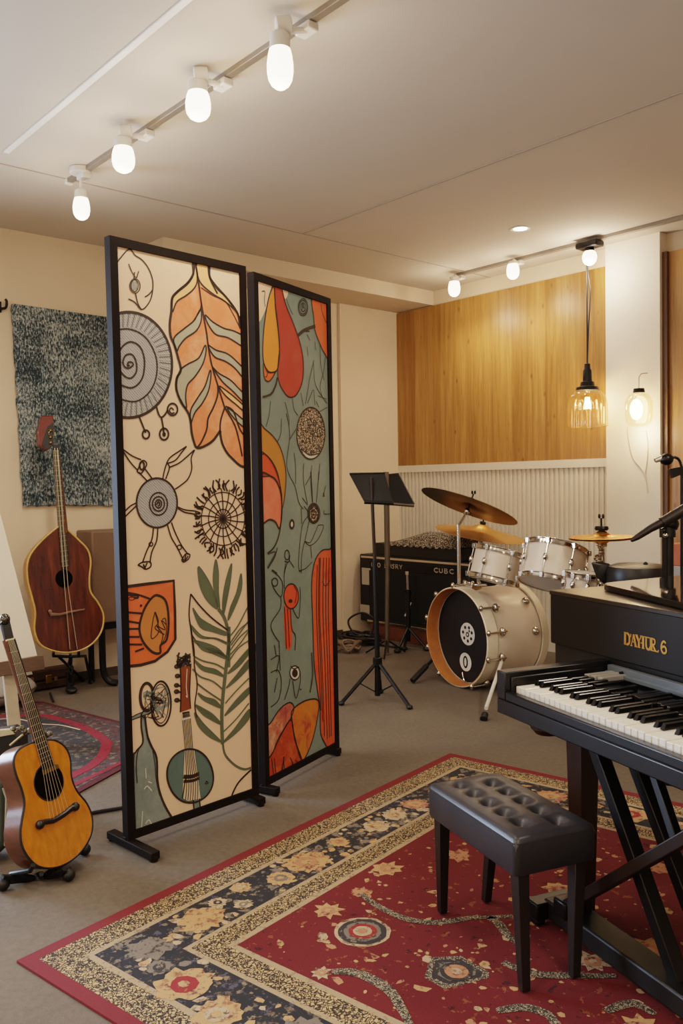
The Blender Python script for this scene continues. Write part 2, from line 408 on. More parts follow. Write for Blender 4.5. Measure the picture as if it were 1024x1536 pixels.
for i_, v_ in enumerate(b.v):
    th_ = math.atan2(v_.y-cy, v_.x-cx); kf = 1+.022*math.cos(24*th_)*min(1, max(0, (pz(592)-v_.z)/.05)); b.v[i_] = V(cx+(v_.x-cx)*kf, cy+(v_.y-cy)*kf, v_.z)
b.build('glass_shade', GLASS, root, angle=180)
b = MB(); b.lathe([(R-.004, pz(640)), (R+.004, pz(640)), (R+.004, pz(638.5)), (R-.004, pz(638.5)), (R-.004, pz(640))], (cx, cy, 0), n=64); b.build('glass_rim', GLASS, root)
b = MB()
for q in range(7):
    a = q*2*PI/7; b.tube([(cx+.012*math.cos(a), cy+.012*math.sin(a), pz(596)), (cx+.024*math.cos(a+.4), cy+.024*math.sin(a+.4), pz(613))], .0022, 6)
b.build('filament', FIL, root)
lamp('lamp_pendant', (cx, cy, pz(606)), 5, (1, .72, .42), .02)
# glass wall lamp on the pillar
YW = YB-.09-.11
pz = lambda y: onY(957, y, YW).z
c = onY(958, 612, YW); R = 20*(c-EYE).dot(CF)/F; cx, cy = c.x, c.y
root = thing('glass_wall_lamp', 'small glowing glass jar lamp hung on the white pillar by a thin wire', 'wall lamp', (cx, cy, pz(640)))
b = MB(); b.tube([(cx, YB-.09, pz(558)), (cx, cy+.03, pz(560)), (cx, cy, pz(566)), (cx, cy, pz(584))], .003, 6); b.build('wire', STEEL, root)
b = MB(); b.lathe([(.001, pz(582)), (.035, pz(583)), (.04, pz(589)), (.001, pz(590))], (cx, cy, 0)); b.build('cap', BLACK, root)
b = MB(); b.lathe([(.038, pz(589)), (R*.75, pz(593)), (R, pz(603)), (R, pz(622)), (R*.9, pz(634)), (R*.55, pz(640))], (cx, cy, 0), n=48); b.build('glass_jar', GLASS, root)
b = MB(); b.ell((cx-.02, cy, pz(614)), .042, .042, .07); b.build('bulb', emit('warm_bulb', '#ffe2b0', 24), root)
lamp('lamp_wall', (cx, cy, pz(650)), 4, (1, .75, .45), .05)
LSHAD = pm('pale_cord', '#c9bda9', 0.8)  # thin pale tubes stand in for the jar lamp's soft shadow
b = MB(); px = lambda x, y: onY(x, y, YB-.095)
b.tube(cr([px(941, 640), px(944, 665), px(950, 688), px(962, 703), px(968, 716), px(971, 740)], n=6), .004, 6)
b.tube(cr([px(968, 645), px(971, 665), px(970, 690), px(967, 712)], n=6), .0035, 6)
tag(b.build('lamp_cord', LSHAD), 'pale loose cord drooping down the white pillar under the jar lamp', 'cord')  # stand-in for the jar lamp's soft shadow, no real cord
# daylight through the window, and unseen fill lights added to brighten the room
lamp('daylight', (XL-.5, -.3, 1.35), 370, (.74, .86, 1.0), kind='AREA', rot=(0, -PI/2, 0), shape='RECTANGLE', size=1.8, size_y=2.0)
lamp('lamp_behind_photographer', (.7, -1.5, 1.9), 62, (1, .87, .72), r=.45)
lamp('lamp_behind_photographer_left', (-2.6, -1.9, 1.8), 38, (1, .87, .72), r=.45)
for x, y, e in ((-1.6, -.9, 36), (.9, 1.2, 40), (-.6, 3.4, 40), (-3.6, -.6, 30)):  # added ceiling fills out of view, without fixtures
    lamp('ceiling_downlight_glow', (x, y, ZC-.05), e, (1, .85, .68), kind='AREA', shape='DISK', size=.5)
w = bpy.data.worlds.new('world'); bpy.context.scene.world = w; w.use_nodes = True
w.node_tree.nodes['Background'].inputs[0].default_value = (.75, .85, 1, 1); w.node_tree.nodes['Background'].inputs[1].default_value = .6
# camera
cd = bpy.data.cameras.new('camera'); cam = bpy.data.objects.new('camera', cd); C.objects.link(cam)
M3 = Matrix((CR, CU, -CF)).transposed(); cam.matrix_world = Matrix.Translation(EYE) @ M3.to_4x4()
cd.sensor_fit = 'VERTICAL'; cd.sensor_height = 36; cd.lens = F/1536*36; cd.clip_start = .05
bpy.context.scene.camera = cam
sc_ = bpy.context.scene
sc_.view_settings.view_transform = 'Filmic'; sc_.view_settings.look = 'Medium High Contrast'; sc_.view_settings.exposure = -0.05
# ================================================================== mural panels
FRAME = pm('black_frame', '#1e1713', 0.6, 0, 0.2, Specular_IOR_Level=.12)
def paint(name, col, var=0.07, scale=5, rough=0.62): return pm(name, col, rough, 0, var, scale)
def blotch(name, a, b, c, scale=7):
    t = NT(name); f = t.noise(t.coord(), scale, 5, 0.65, 0.6)
    t.base(t.ramp(f, [(0.35, a), (0.5, b), (0.64, c)])); t.set(0.62); return t.m
def hatch(name, a, b, scale=70):
    t = NT(name); w_ = t.node('ShaderNodeTexWave', bands_direction='DIAGONAL'); w_.inputs['Scale'].default_value = scale
    w_.inputs['Distortion'].default_value = 3; w_.inputs['Detail'].default_value = 3; t.link(t.coord(), w_.inputs['Vector'])
    t.base(t.mix(w_.outputs['Fac'], a, b)); t.set(0.62); return t.m
def clip_poly(p, lo, hi):
    for ax, s, lim in ((0, 1, lo[0]), (0, -1, -hi[0]), (1, 1, lo[1]), (1, -1, -hi[1])):
        o = []
        for i in range(len(p)):
            a, b = p[i-1], p[i]; da, db = a[ax]*s-lim, b[ax]*s-lim
            if (da < 0) != (db < 0):
                q = da/(da-db); o.append((a[0]+(b[0]-a[0])*q, a[1]+(b[1]-a[1])*q))
            if db >= 0: o.append(b)
        p = o
        if not p: break
    return p
def clip_line(p, lo, hi):
    """pieces of the polyline p that lie inside the rectangle"""
    fin = lambda q: lo[0] <= q[0] <= hi[0] and lo[1] <= q[1] <= hi[1]
    out = []; cur = []
    for i, q in enumerate(p):
        if fin(q):
            if not cur and i and not fin(p[i-1]):
                a = p[i-1]; l, h = 0., 1.
                for _ in range(18):
                    m = (l+h)/2; r = (q[0]+(a[0]-q[0])*m, q[1]+(a[1]-q[1])*m)
                    if fin(r): l = m
                    else: h = m
                cur.append((q[0]+(a[0]-q[0])*l, q[1]+(a[1]-q[1])*l))
            cur.append(q)
        elif cur:
            a = cur[-1]; l, h = 0., 1.
            for _ in range(18):
                m = (l+h)/2; r = (a[0]+(q[0]-a[0])*m, a[1]+(q[1]-a[1])*m)
                if fin(r): l = m
                else: h = m
            cur.append((a[0]+(q[0]-a[0])*l, a[1]+(q[1]-a[1])*l)); out.append(cur); cur = []
    if cur: out.append(cur)
    return [c for c in out if len(c) > 1]
class Mural:
    """free-standing framed panel; a = lower near corner, b = lower far corner on the floor"""
    def __init__(s, a, b, top, gap, crops, label, fw=.031, lean=.0095):
        s.a = Vector(a); s.b = Vector(b); s.u = (s.b-s.a).normalized(); s.n = V(s.u.y, -s.u.x, 0); s.W = (s.b-s.a).length
        s.z0, s.z1 = gap, top; s.fw = fw; s.k = lean; s.w = V(0, 0, 1)-s.u*lean; s.crops = crops; s.mats = []; s.idx = {}; s.mb = MB()
        s.lo = (fw, gap+fw); s.hi = (s.W-fw, top-fw)
        s.root = thing('mural_panel', label, 'room divider', s.a, 0, 'painted room dividers')
        s.pl = s.a + s.n*0.004
    def P(s, u, z, k=0.0): return s.pl + s.u*u + s.w*z + s.n*(0.0005*k)
    def uv(s, tag_, pts):
        ox, oy, q = s.crops[tag_]; o = []
        for x, y in pts:
            p = onpl(ox+x*q, oy+y*q, s.pl, s.n); o.append(((p-s.pl).dot(s.u)+s.k*p.z, p.z))
        return o
    def m(s, mat):
        if mat.name not in s.idx: s.idx[mat.name] = len(s.mats); s.mats.append(mat)
        return s.idx[mat.name]
    def fill(s, c, pts, mat, k=1, smooth=True, n=4):
        p = s.uv(c, pts)
        if smooth: p = [(v.x, v.y) for v in cr([(a, b, 0) for a, b in p], True, n)]
        p = clip_poly(p, s.lo, s.hi)
        if len(p) > 2: s.mb.poly([s.P(a, b, k) for a, b in p], s.m(mat))
        return s
    def line(s, c, pts, w, mat, k=4, closed=False, n=5, smooth=True):
        w *= .95
        p = s.uv(c, pts); L = cr([(a, b, 0) for a, b in p], closed, n) if smooth else [Vector((a, b, 0)) for a, b in p]
        p = [(v.x, v.y) for v in L]
        if closed: p.append(p[0])
        for seg in clip_line(p, s.lo, s.hi): s.mb.ribbon([s.P(a, b, k) for a, b in seg], w, False, s.n, s.m(mat))
        return s
    def shape(s, c, pts, mat, w=.006, k=1, ink=None, smooth=True):
        s.fill(c, pts, mat, k, smooth); return s.line(c, pts, w, ink or INK, 4, True, smooth=smooth)
    def ring(s, c, x, y, rx, ry, w, ink=None, mat=None, k=2, n=20):
        pts = [(x+rx*math.cos(2*PI*i/n), y+ry*math.sin(2*PI*i/n)) for i in range(n)]
        if mat: s.fill(c, pts, mat, k, False)
        if w: s.line(c, pts, w, ink or INK, 4, True, 2)
        return s
    def finish(s, bg):
        b = MB(); T = .034; z0, z1, W, f = s.z0, s.z1, s.W, s.fw
        def bx(u0, u1, za, zb): b.prism([s.a+s.u*u0+s.w*za+s.n*.012, s.a+s.u*u1+s.w*za+s.n*.012, s.a+s.u*u1+s.w*zb+s.n*.012, s.a+s.u*u0+s.w*zb+s.n*.012], -s.n*T)
        bx(0, f, z0, z1); bx(W-f, W, z0, z1); bx(f, W-f, z0, z0+f); bx(f, W-f, z1-f, z1)
        b.build('frame', FRAME, s.root, smooth=False, bevel=.003)
        i = s.m(bg); s.mb.poly([s.P(*q) for q in ((f, z0+f), (W-f, z0+f), (W-f, z1-f), (f, z1-f))], i)
        s.mb.build('painted_canvas', s.mats, s.root, smooth=False, fix=False)
        b = MB(); q = [s.a+s.u*u+s.w*z-s.n*.006 for u, z in ((f, z0+f), (W-f, z0+f), (W-f, z1-f), (f, z1-f))]
        b.prism(q, -s.n*.008); b.build('backing_board', pm('board_back', '#8a7660', .8), s.root, smooth=False)
    def foot(s, u, front=.13, back=.13, w=.036):
        c = s.a + s.u*u; b = MB()
        b.bar(c-s.n*(back+.005)+V(0, 0, .022), c+s.n*(front+.005)+V(0, 0, .022), w, .028)
        b.bar(c-s.n*.01+V(0, 0, .03), c-s.n*.01+V(0, 0, s.z0+.01), .03, .024)
        for q in (-back, front): b.cyl(c+s.n*(q-.008 if q > 0 else q+.008)+V(0, 0, 0), c+s.n*(q-.008 if q > 0 else q+.008)+V(0, 0, .02), .015, n=12)
        return b.build('foot', FRAME, s.root, bevel=.003)
INK = paint('dark_brown_ink', '#33261f', .15)
INKG = paint('grey_ink', '#4a4641', .15)
CREAM = pm('mural_cream', '#e2c2a3', .62, 0, .04, 2)
ORG = blotch('mural_orange', '#e8946a', '#e28458', '#eaa079'); PCH = paint('mural_peach', '#e8b57c'); SAGE = paint('mural_sage', '#a9a48d')
GRY = hatch('mural_grey_hatch', '#7f8083', '#b3b0a9', 60); GRN = paint('mural_green', '#5b634e', .1, 9); ORG2 = blotch('mural_burnt_orange', '#d86a3c', '#d9683e', '#dd7c52')
OCH = paint('mural_ochre', '#c07a42'); BTL = blotch('mural_bottle', '#727c77', '#7a8681', '#888f87', 9); TEAL = paint('mural_teal', '#586c68', .1, 9)
BRN = paint('mural_brown', '#7a3f22', .2, 14); STR = paint('mural_string_cream', '#cdb99c'); WHT = paint('mural_white', '#c9c3b5')

p0 = onz(190, 1275); p1 = onz(386, 1203)
# height of the panel from its top corner
nrm = V((p1-p0).y, -(p1-p0).x, 0).normalized(); zt = onpl(163, 354, p0, nrm).z
q = .234375
A = Mural((p0.x, p0.y, 0), (p1.x, p1.y, 0), zt, .035, {'a': (150, 340, q), 'b': (150, 640, q), 'c': (150, 940, q)}, 'tall cream mural panel in black frame painted with orange leaves and instruments')
W1, W2, W3 = .011, .008, .005
# seed pod
A.line('a', [(95, 250), (130, 200), (185, 145), (225, 185), (270, 215), (310, 270), (335, 340), (335, 410), (320, 470), (290, 515), (262, 530), (235, 500), (215, 480), (180, 462)], W3, INK)
A.line('a', [(335, 405), (310, 435), (285, 450)], W3, INK).line('a', [(182, 238), (200, 285), (228, 330)], .004, INK).line('a', [(232, 330), (246, 285)], .004, INK).line('a', [(215, 335), (220, 290)], .004, INK)
A.ring('a', 222, 380, 33, 46, .004).ring('a', 220, 378, 22, 38, .004, None, WHT).line('a', [(225, 425), (240, 490), (262, 530)], .005, INK)
for x in (212, 222, 232): A.line('a', [(x, 350), (x-3, 380), (x+3, 408)], .002, INK)
# grey spiral disc
A.ring('a', 180, 885, 279, 338, W1, None, GRY, 1, 40)
sp = [(188, 885), (176, 892), (178, 870), (200, 868), (210, 885), (185, 905), (160, 900), (145, 868), (163, 824), (205, 820), (230, 870), (230, 930), (195, 970), (150, 952), (118, 900), (112, 850), (122, 800), (155, 755), (200, 738), (255, 770), (282, 850), (275, 950), (240, 1010), (190, 1032), (120, 1008)]
A.line('a', sp, .007, INK).line('a', [(105, 662), (180, 655), (260, 685), (320, 750), (360, 850), (358, 960), (320, 1050), (260, 1105), (200, 1120), (110, 1098)], .006, INK)
for i in range(90):
    th = 2*PI*i/90; r0 = .72; r1 = .98
    A.line('a', [(180+279*r0*math.cos(th), 885+338*r0*math.sin(th)), (180+279*r1*math.cos(th+.05), 885+338*r1*math.sin(th+.05))], .0022, INKG if i % 2 else WHT, 3, smooth=False)
A.line('a', [(248, 1215), (268, 1265), (290, 1320)], W2, INK).ring('a', 292, 1330, 22, 27, W2).line('a', [(360, 1155), (373, 1200), (390, 1220), (412, 1205), (432, 1172)], W2, INK).line('a', [(390, 1220), (400, 1270), (408, 1335)], W2, INK)
A.ring('a', 408, 1328, 28, 37, W2).ring('a', 408, 1330, 6, 9, W2).ring('a', 462, 1170, 32, 38, W2).line('a', [(470, 1175), (455, 1160), (442, 1175), (455, 1195), (475, 1190)], .006, INK)
# feather
feather = [(600, 225), (595, 300), (560, 360), (490, 420), (460, 460), (455, 540), (445, 620), (450, 700), (475, 760), (495, 830), (515, 915), (490, 970), (487, 1040), (515, 1120), (555, 1180), (575, 1230), (585, 1320), (600, 1380), (618, 1415), (660, 1408), (720, 1370), (765, 1310), (768, 1330), (785, 1400), (835, 1475), (930, 1530), (960, 1300), (960, 700), (900, 660), (880, 560), (820, 470), (740, 380), (700, 320), (690, 235)]
A.shape('a', feather, ORG, W1)
BR = .0065
for pts, mm in (([(470, 740), (480, 700), (540, 650), (600, 600), (640, 530), (648, 570), (640, 620), (610, 670), (545, 715), (505, 765), (490, 795)], SAGE),
    ([(515, 915), (560, 880), (630, 840), (670, 760), (676, 800), (655, 880), (605, 960), (560, 1010), (546, 1080), (550, 1165), (515, 1110), (488, 1050), (489, 980)], SAGE),
    ([(575, 1240), (580, 1170), (620, 1100), (670, 1020), (702, 920), (707, 960), (692, 1050), (652, 1130), (605, 1190), (580, 1260)], SAGE),
    ([(670, 565), (720, 610), (790, 650), (860, 670), (930, 715), (930, 775), (820, 712), (740, 690), (690, 625)], SAGE),
    ([(690, 760), (740, 790), (810, 812), (870, 860), (930, 930), (930, 985), (860, 905), (800, 862), (730, 832)], SAGE),
    ([(718, 900), (760, 940), (830, 980), (880, 1030), (930, 1085), (930, 1135), (850, 1055), (780, 990)], SAGE),
    ([(812, 1162), (860, 1190), (908, 1230), (930, 1245), (930, 1290), (860, 1232)], SAGE),
    ([(618, 238), (690, 238), (700, 320), (740, 390), (800, 450), (860, 530), (900, 600), (870, 545), (800, 480), (720, 430), (650, 370), (622, 310)], PCH),
    ([(608, 238), (620, 340), (600, 395), (550, 440), (490, 480), (462, 545), (460, 470), (490, 420), (560, 360), (596, 300)], PCH),
    ([(760, 1020), (820, 1060), (880, 1110), (930, 1160), (930, 1190), (870, 1140), (800, 1080)], PCH)):
    A.fill('a', pts, mm, 2).line('a', pts, BR, INK, 4, True)
A.line('a', [(610, 238), (625, 330), (645, 480), (660, 570), (680, 680), (690, 760), (712, 880), (750, 1010), (790, 1140), (800, 1165), (860, 1270), (890, 1380), (908, 1470)], W2, INK)
A.line('a', [(752, 1020), (750, 1080), (722, 1160), (690, 1225), (680, 1300), (645, 1380), (618, 1415)], W2, INK).line('a', [(648, 490), (640, 530), (600, 600)], BR, INK)
A.line('a', [(795, 1160), (770, 1240), (766, 1310)], W2, INK).line('a', [(690, 245), (700, 330), (750, 430)], W2, INK).line('a', [(645, 390), (720, 440), (800, 480), (850, 560), (890, 640)], .004, INK)
A.line('a', [(800, 1150), (850, 1180), (890, 1290), (930, 1350)], W2, INK)
# disc with legs
A.ring('b', 362, 488, 130, 158, W2, None, GRY, 1, 32)
for rx, ry in ((57, 72), (38, 46), (20, 26)): A.ring('b', 372, 494, rx, ry, .006)
A.line('b', [(360, 500), (372, 480), (380, 500), (368, 508)], .006, INK)
for L in ([(330, 330), (285, 268)], [(300, 348), (245, 290)], [(235, 288), (268, 218), (297, 240), (262, 298), (235, 288)], [(262, 212), (200, 185), (133, 135)], [(240, 280), (190, 225), (133, 135)],
          [(400, 335), (412, 275), (440, 205), (500, 160), (552, 126)], [(418, 335), (442, 265), (430, 235)], [(442, 260), (500, 235), (545, 200), (600, 150)], [(604, 148), (582, 200), (585, 270), (560, 335), (515, 375), (478, 400)],
          [(430, 235), (480, 215), (520, 165), (552, 126)],
          [(230, 488), (190, 510), (145, 555)], [(232, 505), (190, 545), (145, 590)], [(492, 512), (540, 532), (605, 540), (640, 552)], [(495, 522), (540, 548), (600, 560), (638, 585)],
          [(340, 648), (330, 720), (295, 800), (270, 870)], [(368, 648), (360, 730), (330, 800), (318, 865)], [(430, 630), (455, 710), (490, 770), (535, 860)], [(455, 612), (480, 680), (520, 760), (562, 818)],
          [(240, 885), (270, 868), (318, 866), (322, 895), (290, 912), (262, 895), (240, 885)], [(300, 870), (285, 900), (275, 880), (292, 915)], [(520, 855), (545, 815), (572, 818), (565, 845), (535, 866), (520, 855)], [(548, 820), (540, 858), (562, 828)]):
    A.line('b', L, .006, INK)
A.ring('b', 324, 752, 12, 12, .005).ring('b', 506, 772, 14, 14, .005).ring('b', 266, 250, 14, 26, .008)
# spiky seed head
for k_ in (.28, .52, .78): A.ring('b', 785, 590, 178*k_, 218*k_, .005)
rnd = random.Random(3)
for i in range(18):
    th = 2*PI*i/18+.1; A.line('b', [(785, 590), (785+85*math.cos(th+.06), 590+105*math.sin(th+.06)), (785+150*math.cos(th), 590+195*math.sin(th))], .0055, INK)
for i in range(64):
    th = 2*PI*i/64+rnd.uniform(-.04, .04); r0 = .74+rnd.uniform(0, .08); r1 = 1+rnd.uniform(-.08, .12); d = rnd.uniform(-.12, .12)
    A.line('b', [(785+185*r0*math.cos(th), 590+235*r0*math.sin(th)), (785+185*.92*math.cos(th+d), 590+235*.92*math.sin(th+d)), (785+185*r1*math.cos(th), 590+235*r1*math.sin(th))], .0075, INK)
# orange shield
A.shape('b', [(120, 1030), (300, 1006), (470, 985), (478, 1180), (480, 1360), (430, 1440), (350, 1500), (260, 1525), (120, 1540)], ORG2, .012, smooth=False)
egg = [(370, 1080), (420, 1120), (437, 1240), (425, 1360), (385, 1400), (382, 1448), (330, 1440), (270, 1370), (250, 1280), (280, 1170), (330, 1095)]
A.fill('b', egg, OCH, 2).line('b', egg, .010, INK, 4, True)
for L in ([(140, 1185), (265, 1195)], [(140, 1240), (250, 1257)], [(140, 1295), (250, 1293)], [(140, 1345), (250, 1345)], [(140, 1393), (268, 1394)], [(222, 1440), (280, 1418)]): A.line('b', L, .008, INK)
A.line('b', [(140, 1058), (240, 1075), (325, 1105)], .008, INK).line('b', [(180, 1075), (205, 1080), (235, 1080), (240, 1095), (215, 1095)], .008, INK).ring('b', 200, 1100, 18, 10, .003).ring('b', 260, 1145, 3, 4, .006)
A.line('b', [(350, 1185), (335, 1250), (325, 1345), (345, 1350), (375, 1300), (350, 1185), (372, 1250), (350, 1290), (410, 1330)], .004, INK).line('b', [(395, 1235), (418, 1232), (420, 1330), (385, 1400), (400, 1330), (360, 1275), (415, 1300), (390, 1240), (420, 1265)], .004, INK)
# fern
def blade(c, pts, w=.005): A.fill(c, pts, GRN, 2).line(c, pts, w, GRN, 3, True)
A.line('b', [(755, 1165), (790, 1215), (814, 1290), (822, 1370), (823, 1540)], .016, GRN, 3).line('c', [(823, 0), (822, 100), (812, 200), (795, 350), (780, 500), (778, 620), (782, 750)], .018, GRN, 3)
for pts in ([(630, 895), (690, 980), (725, 1060), (752, 1165), (690, 1120), (645, 1040), (628, 960)], [(738, 850), (756, 930), (756, 1050), (764, 1160), (735, 1085), (722, 970)], [(840, 875), (835, 970), (812, 1100), (788, 1205), (783, 1110), (805, 980)], [(900, 940), (905, 1030), (872, 1130), (818, 1240), (832, 1160), (872, 1060)], [(592, 1160), (640, 1225), (720, 1275), (812, 1320), (800, 1335), (720, 1312), (640, 1282)]): blade('b', pts)
LN = .007
A.line('b', [(578, 1070), (568, 1200), (580, 1300), (598, 1470)], .006, INK).line('b', [(578, 1070), (640, 1150), (720, 1230), (815, 1302)], LN, INK)
for L in ([(580, 1270), (650, 1340), (740, 1358), (817, 1395)], [(830, 1340), (880, 1275), (945, 1150)], [(835, 1400), (900, 1310), (950, 1240)], [(830, 1460), (900, 1380), (950, 1305)]): A.line('b', L, LN, GRN)
blade('b', [(585, 1330), (640, 1395), (740, 1420), (812, 1478), (740, 1455), (650, 1425)])
for L in ([(578, 0), (640, 68), (740, 75), (817, 107)], [(600, 190), (660, 220), (740, 240), (797, 272)], [(590, 270), (640, 320), (720, 350), (782, 400)], [(615, 360), (680, 410), (772, 472)], [(610, 500), (680, 540), (772, 622)],
          [(828, 110), (890, 20), (950, -30)], [(828, 155), (890, 70), (950, 15)], [(820, 225), (880, 140), (950, 88)], [(805, 390), (870, 330), (950, 235)], [(800, 490), (870, 410), (950, 330)], [(790, 670), (870, 590), (950, 490)]): A.line('c', L, LN, GRN)
for pts in ([(600, 90), (690, 110), (760, 145), (810, 205), (740, 180), (670, 145)], [(600, 210), (660, 255), (740, 275), (790, 318), (730, 300), (650, 275)], [(625, 425), (670, 450), (735, 470), (774, 520), (710, 495), (655, 465)], [(612, 505), (680, 535), (730, 570), (774, 625), (700, 590), (650, 555)], [(605, 550), (660, 620), (720, 680), (774, 738), (700, 705), (640, 650), (615, 600)],
            [(815, 300), (870, 230), (950, 140), (950, 175), (880, 260)], [(805, 392), (870, 310), (950, 210), (950, 260), (870, 345)], [(795, 570), (860, 480), (950, 390), (950, 430), (870, 510)], [(785, 742), (860, 650), (950, 530), (950, 590), (870, 680)]): blade('c', pts)
A.line('c', [(575, -20), (600, 150), (602, 250), (620, 370), (605, 500), (618, 580)], .006, INK)
A.line('c', [(784, 745), (800, 820), (860, 885), (920, 912), (965, 902)], .010, GRN, 3).line('c', [(965, 915), (890, 990), (850, 1060), (822, 1140)], .009, INK, 3)
# bottle-shaped horn
A.fill('c', [(262, 555), (285, 570), (300, 690), (325, 760), (360, 840), (366, 980), (387, 1080), (432, 1180), (500, 1290), (230, 1400), (205, 1380), (208, 860), (225, 800), (272, 740), (262, 640)], BTL, 1)
A.line('c', [(262, 555), (262, 640), (272, 740), (228, 800), (212, 870), (225, 1330)], .007, INK).line('c', [(285, 570), (300, 690), (325, 760), (360, 840), (366, 980), (387, 1080), (432, 1180), (500, 1280)], .009, INK)
A.line('c', [(272, 745), (240, 800), (230, 900), (236, 1000)], .004, INK).line('c', [(335, 790), (350, 880), (358, 980), (380, 1080)], .003, INK)
for L in ([(290, 905), (293, 970)], [(280, 1040), (300, 1020), (330, 1050)], [(270, 1180), (262, 1320)], [(290, 1260), (310, 1235), (330, 1262), (360, 1250)], [(305, 990), (330, 1000)]): A.line('c', L, .004, WHT)
A.ring('c', 298, 450, 46, 92, .008).ring('c', 298, 450, 36, 82, .004).ring('c', 388, 492, 64, 143, .008).ring('c', 386, 492, 50, 125, .004)
rnd = random.Random(5)
for i in range(17):
    A.line('c', [(rnd.uniform(270, 440), rnd.uniform(390, 590)) for _ in range(3)], rnd.choice([.003, .004, .006]), rnd.choice([INK, INK, BTL]))
A.line('c', [(190, 595), (240, 568), (330, 535), (430, 500), (445, 440), (420, 370)], .012, BTL, 3).line('c', [(190, 585), (240, 558), (330, 525)], .004, INK).line('c', [(190, 602), (245, 580), (340, 545)], .004, INK)
# mandolin
A.shape('c', [(575+148*math.cos(2*PI*i/24)*(1+.04*math.sin(4*PI*i/24)), 955+172*math.sin(2*PI*i/24)) for i in range(24)], TEAL, W2)
A.fill('c', [(595, 1105), (636, 1095), (648, 1230), (600, 1240)], BTL, 2, False).line('c', [(595, 1110), (602, 1230)], .006, INK).line('c', [(634, 1100), (646, 1230)], .006, INK)
A.fill('c', [(520, 560), (578, 548), (600, 780), (642, 1100), (560, 1115), (525, 1095), (540, 800)], STR, 3, False)
A.fill('c', [(510, 240), (580, 235), (572, 410), (578, 525), (512, 548), (516, 400)], BRN, 3, False).line('c', [(510, 240), (516, 400), (512, 548)], .006, INK).line('c', [(580, 235), (572, 410), (578, 525)], .005, INK).line('c', [(555, 270), (550, 380), (556, 450), (548, 440)], .004, WHT)
A.fill('c', [(525, 548), (570, 540), (575, 575), (528, 585)], INK, 3, False).line('c', [(523, 595), (582, 580)], .006, WHT, 5)
for i in range(6):
    q = i/5; A.line('c', [(527+q*48, 595-q*10), (545+q*48, 800), (552+q*70, 1000), (545+q*75, 1110)], .0035, INK)
A.line('c', [(532, 960), (585, 958), (632, 940)], .016, INK).line('c', [(532, 990), (590, 985), (634, 968)], .012, INK).line('c', [(525, 1100), (545, 970)], .006, INK)
A.line('c', [(680, 990), (672, 1005), (690, 1000), (676, 985)], .004, INK)
for x, y in ((490, 255), (494, 315), (488, 375), (488, 415), (490, 470)): A.ring('c', x, y, 15, 12, .004, None, INKG, 3).line('c', [(x, y), (515, y+5)], .007, INK)
rnd = random.Random(9)
A.fill('c', [(505, 250), (500, 215), (510, 195), (545, 170), (575, 200), (580, 245)], STR, 3)
for i in range(16): A.line('c', [(rnd.uniform(488, 580), rnd.uniform(172, 262)) for _ in range(3)], .006, rnd.choice([INK, INKG]))
A.line('c', [(505, 165), (497, 200), (520, 235)], .008, INK).line('c', [(545, 168), (555, 215), (578, 255)], .008, INK)
A.finish(CREAM)
A.foot(.012, .16, .12); A.foot(A.W-.02, .05, .10)

p2 = onz(395, 1192); p3 = onz(506, 1131)
nrm = V((p3-p2).y, -(p3-p2).x, 0).normalized(); zt = onpl(383, 410, p2, nrm).z
q = .15625
B = Mural((p2.x, p2.y, 0), (p3.x, p3.y, 0), zt, .035, {'d': (370, 400, q), 'e': (370, 620, q), 'f': (370, 820, .2734)}, 'tall sage green mural panel in black frame with red and orange drop shapes')
AMB = paint('mural_amber', '#dc8b3c'); RED = blotch('mural_red', '#ae3b2b', '#b04030', '#b94a38'); OR3 = paint('mural_bright_orange', '#dc6636'); AM2 = paint('mural_dark_amber', '#b97a34'); PNK = blotch('mural_coral', '#d9674a', '#dd755a', '#df8065')
RO = paint('mural_red_orange', '#cf5130'); SG = blotch('mural_sage_green', '#737f76', '#79867d', '#828d83', 3); LGT = leopard('mural_pebble', '#c3ad93', '#2e241e', 85, (.12, .2), .62)
LEAFA = blotch('mural_leaf_amber', '#c9802f', '#c4702f', '#a8433a', 11); LEAFM = blotch('mural_leaf_mauve', '#c99a7c', '#b8684f', '#94404a', 9); LEAFR = blotch('mural_leaf_red', '#b34a28', '#a93f24', '#c05d30', 9); STRP = blotch('mural_stripe_red', '#cf5a35', '#d26038', '#c4492c', 6)
B.fill('d', [(100, 100), (262, 170), (205, 320), (168, 440), (100, 520)], CREAM, 1)
B.fill('d', [(325, 200), (395, 235), (372, 310), (350, 270)], CREAM, 1)
B.shape('d', [(158, 930), (195, 1010), (250, 1015), (272, 1008), (240, 1070), (200, 1102), (165, 1060)], OR3, .006).line('d', [(200, 1010), (185, 1060), (175, 1050)], .004, INK)
B.shape('d', [(258, 185), (205, 310), (165, 560), (150, 780), (160, 920), (200, 1000), (245, 1015), (290, 985), (312, 850), (300, 640), (272, 400)], AMB, .007)
B.shape('d', [(268, 185), (328, 205), (370, 360), (450, 560), (510, 740), (540, 920), (530, 1100), (480, 1220), (430, 1253), (380, 1235), (320, 1140), (295, 1040), (300, 900), (312, 760), (292, 520), (268, 330)], RED, .007)
B.shape('d', [(630, 300), (800, 380), (800, 880), (740, 825), (695, 730), (652, 610), (640, 480)], OR3, .007)
B.line('d', [(710, 360), (725, 450), (770, 560)], .004, INK).line('d', [(150, 1252), (230, 1222), (272, 1145), (290, 1065)], .010, INK).line('d', [(488, 662), (550, 610), (655, 570)], .016, INK).line('d', [(560, 620), (600, 620)], .006, INK)
for k_ in (1, .8, .5): B.ring('d', 537, 390, 46*k_, 82*k_, .005)
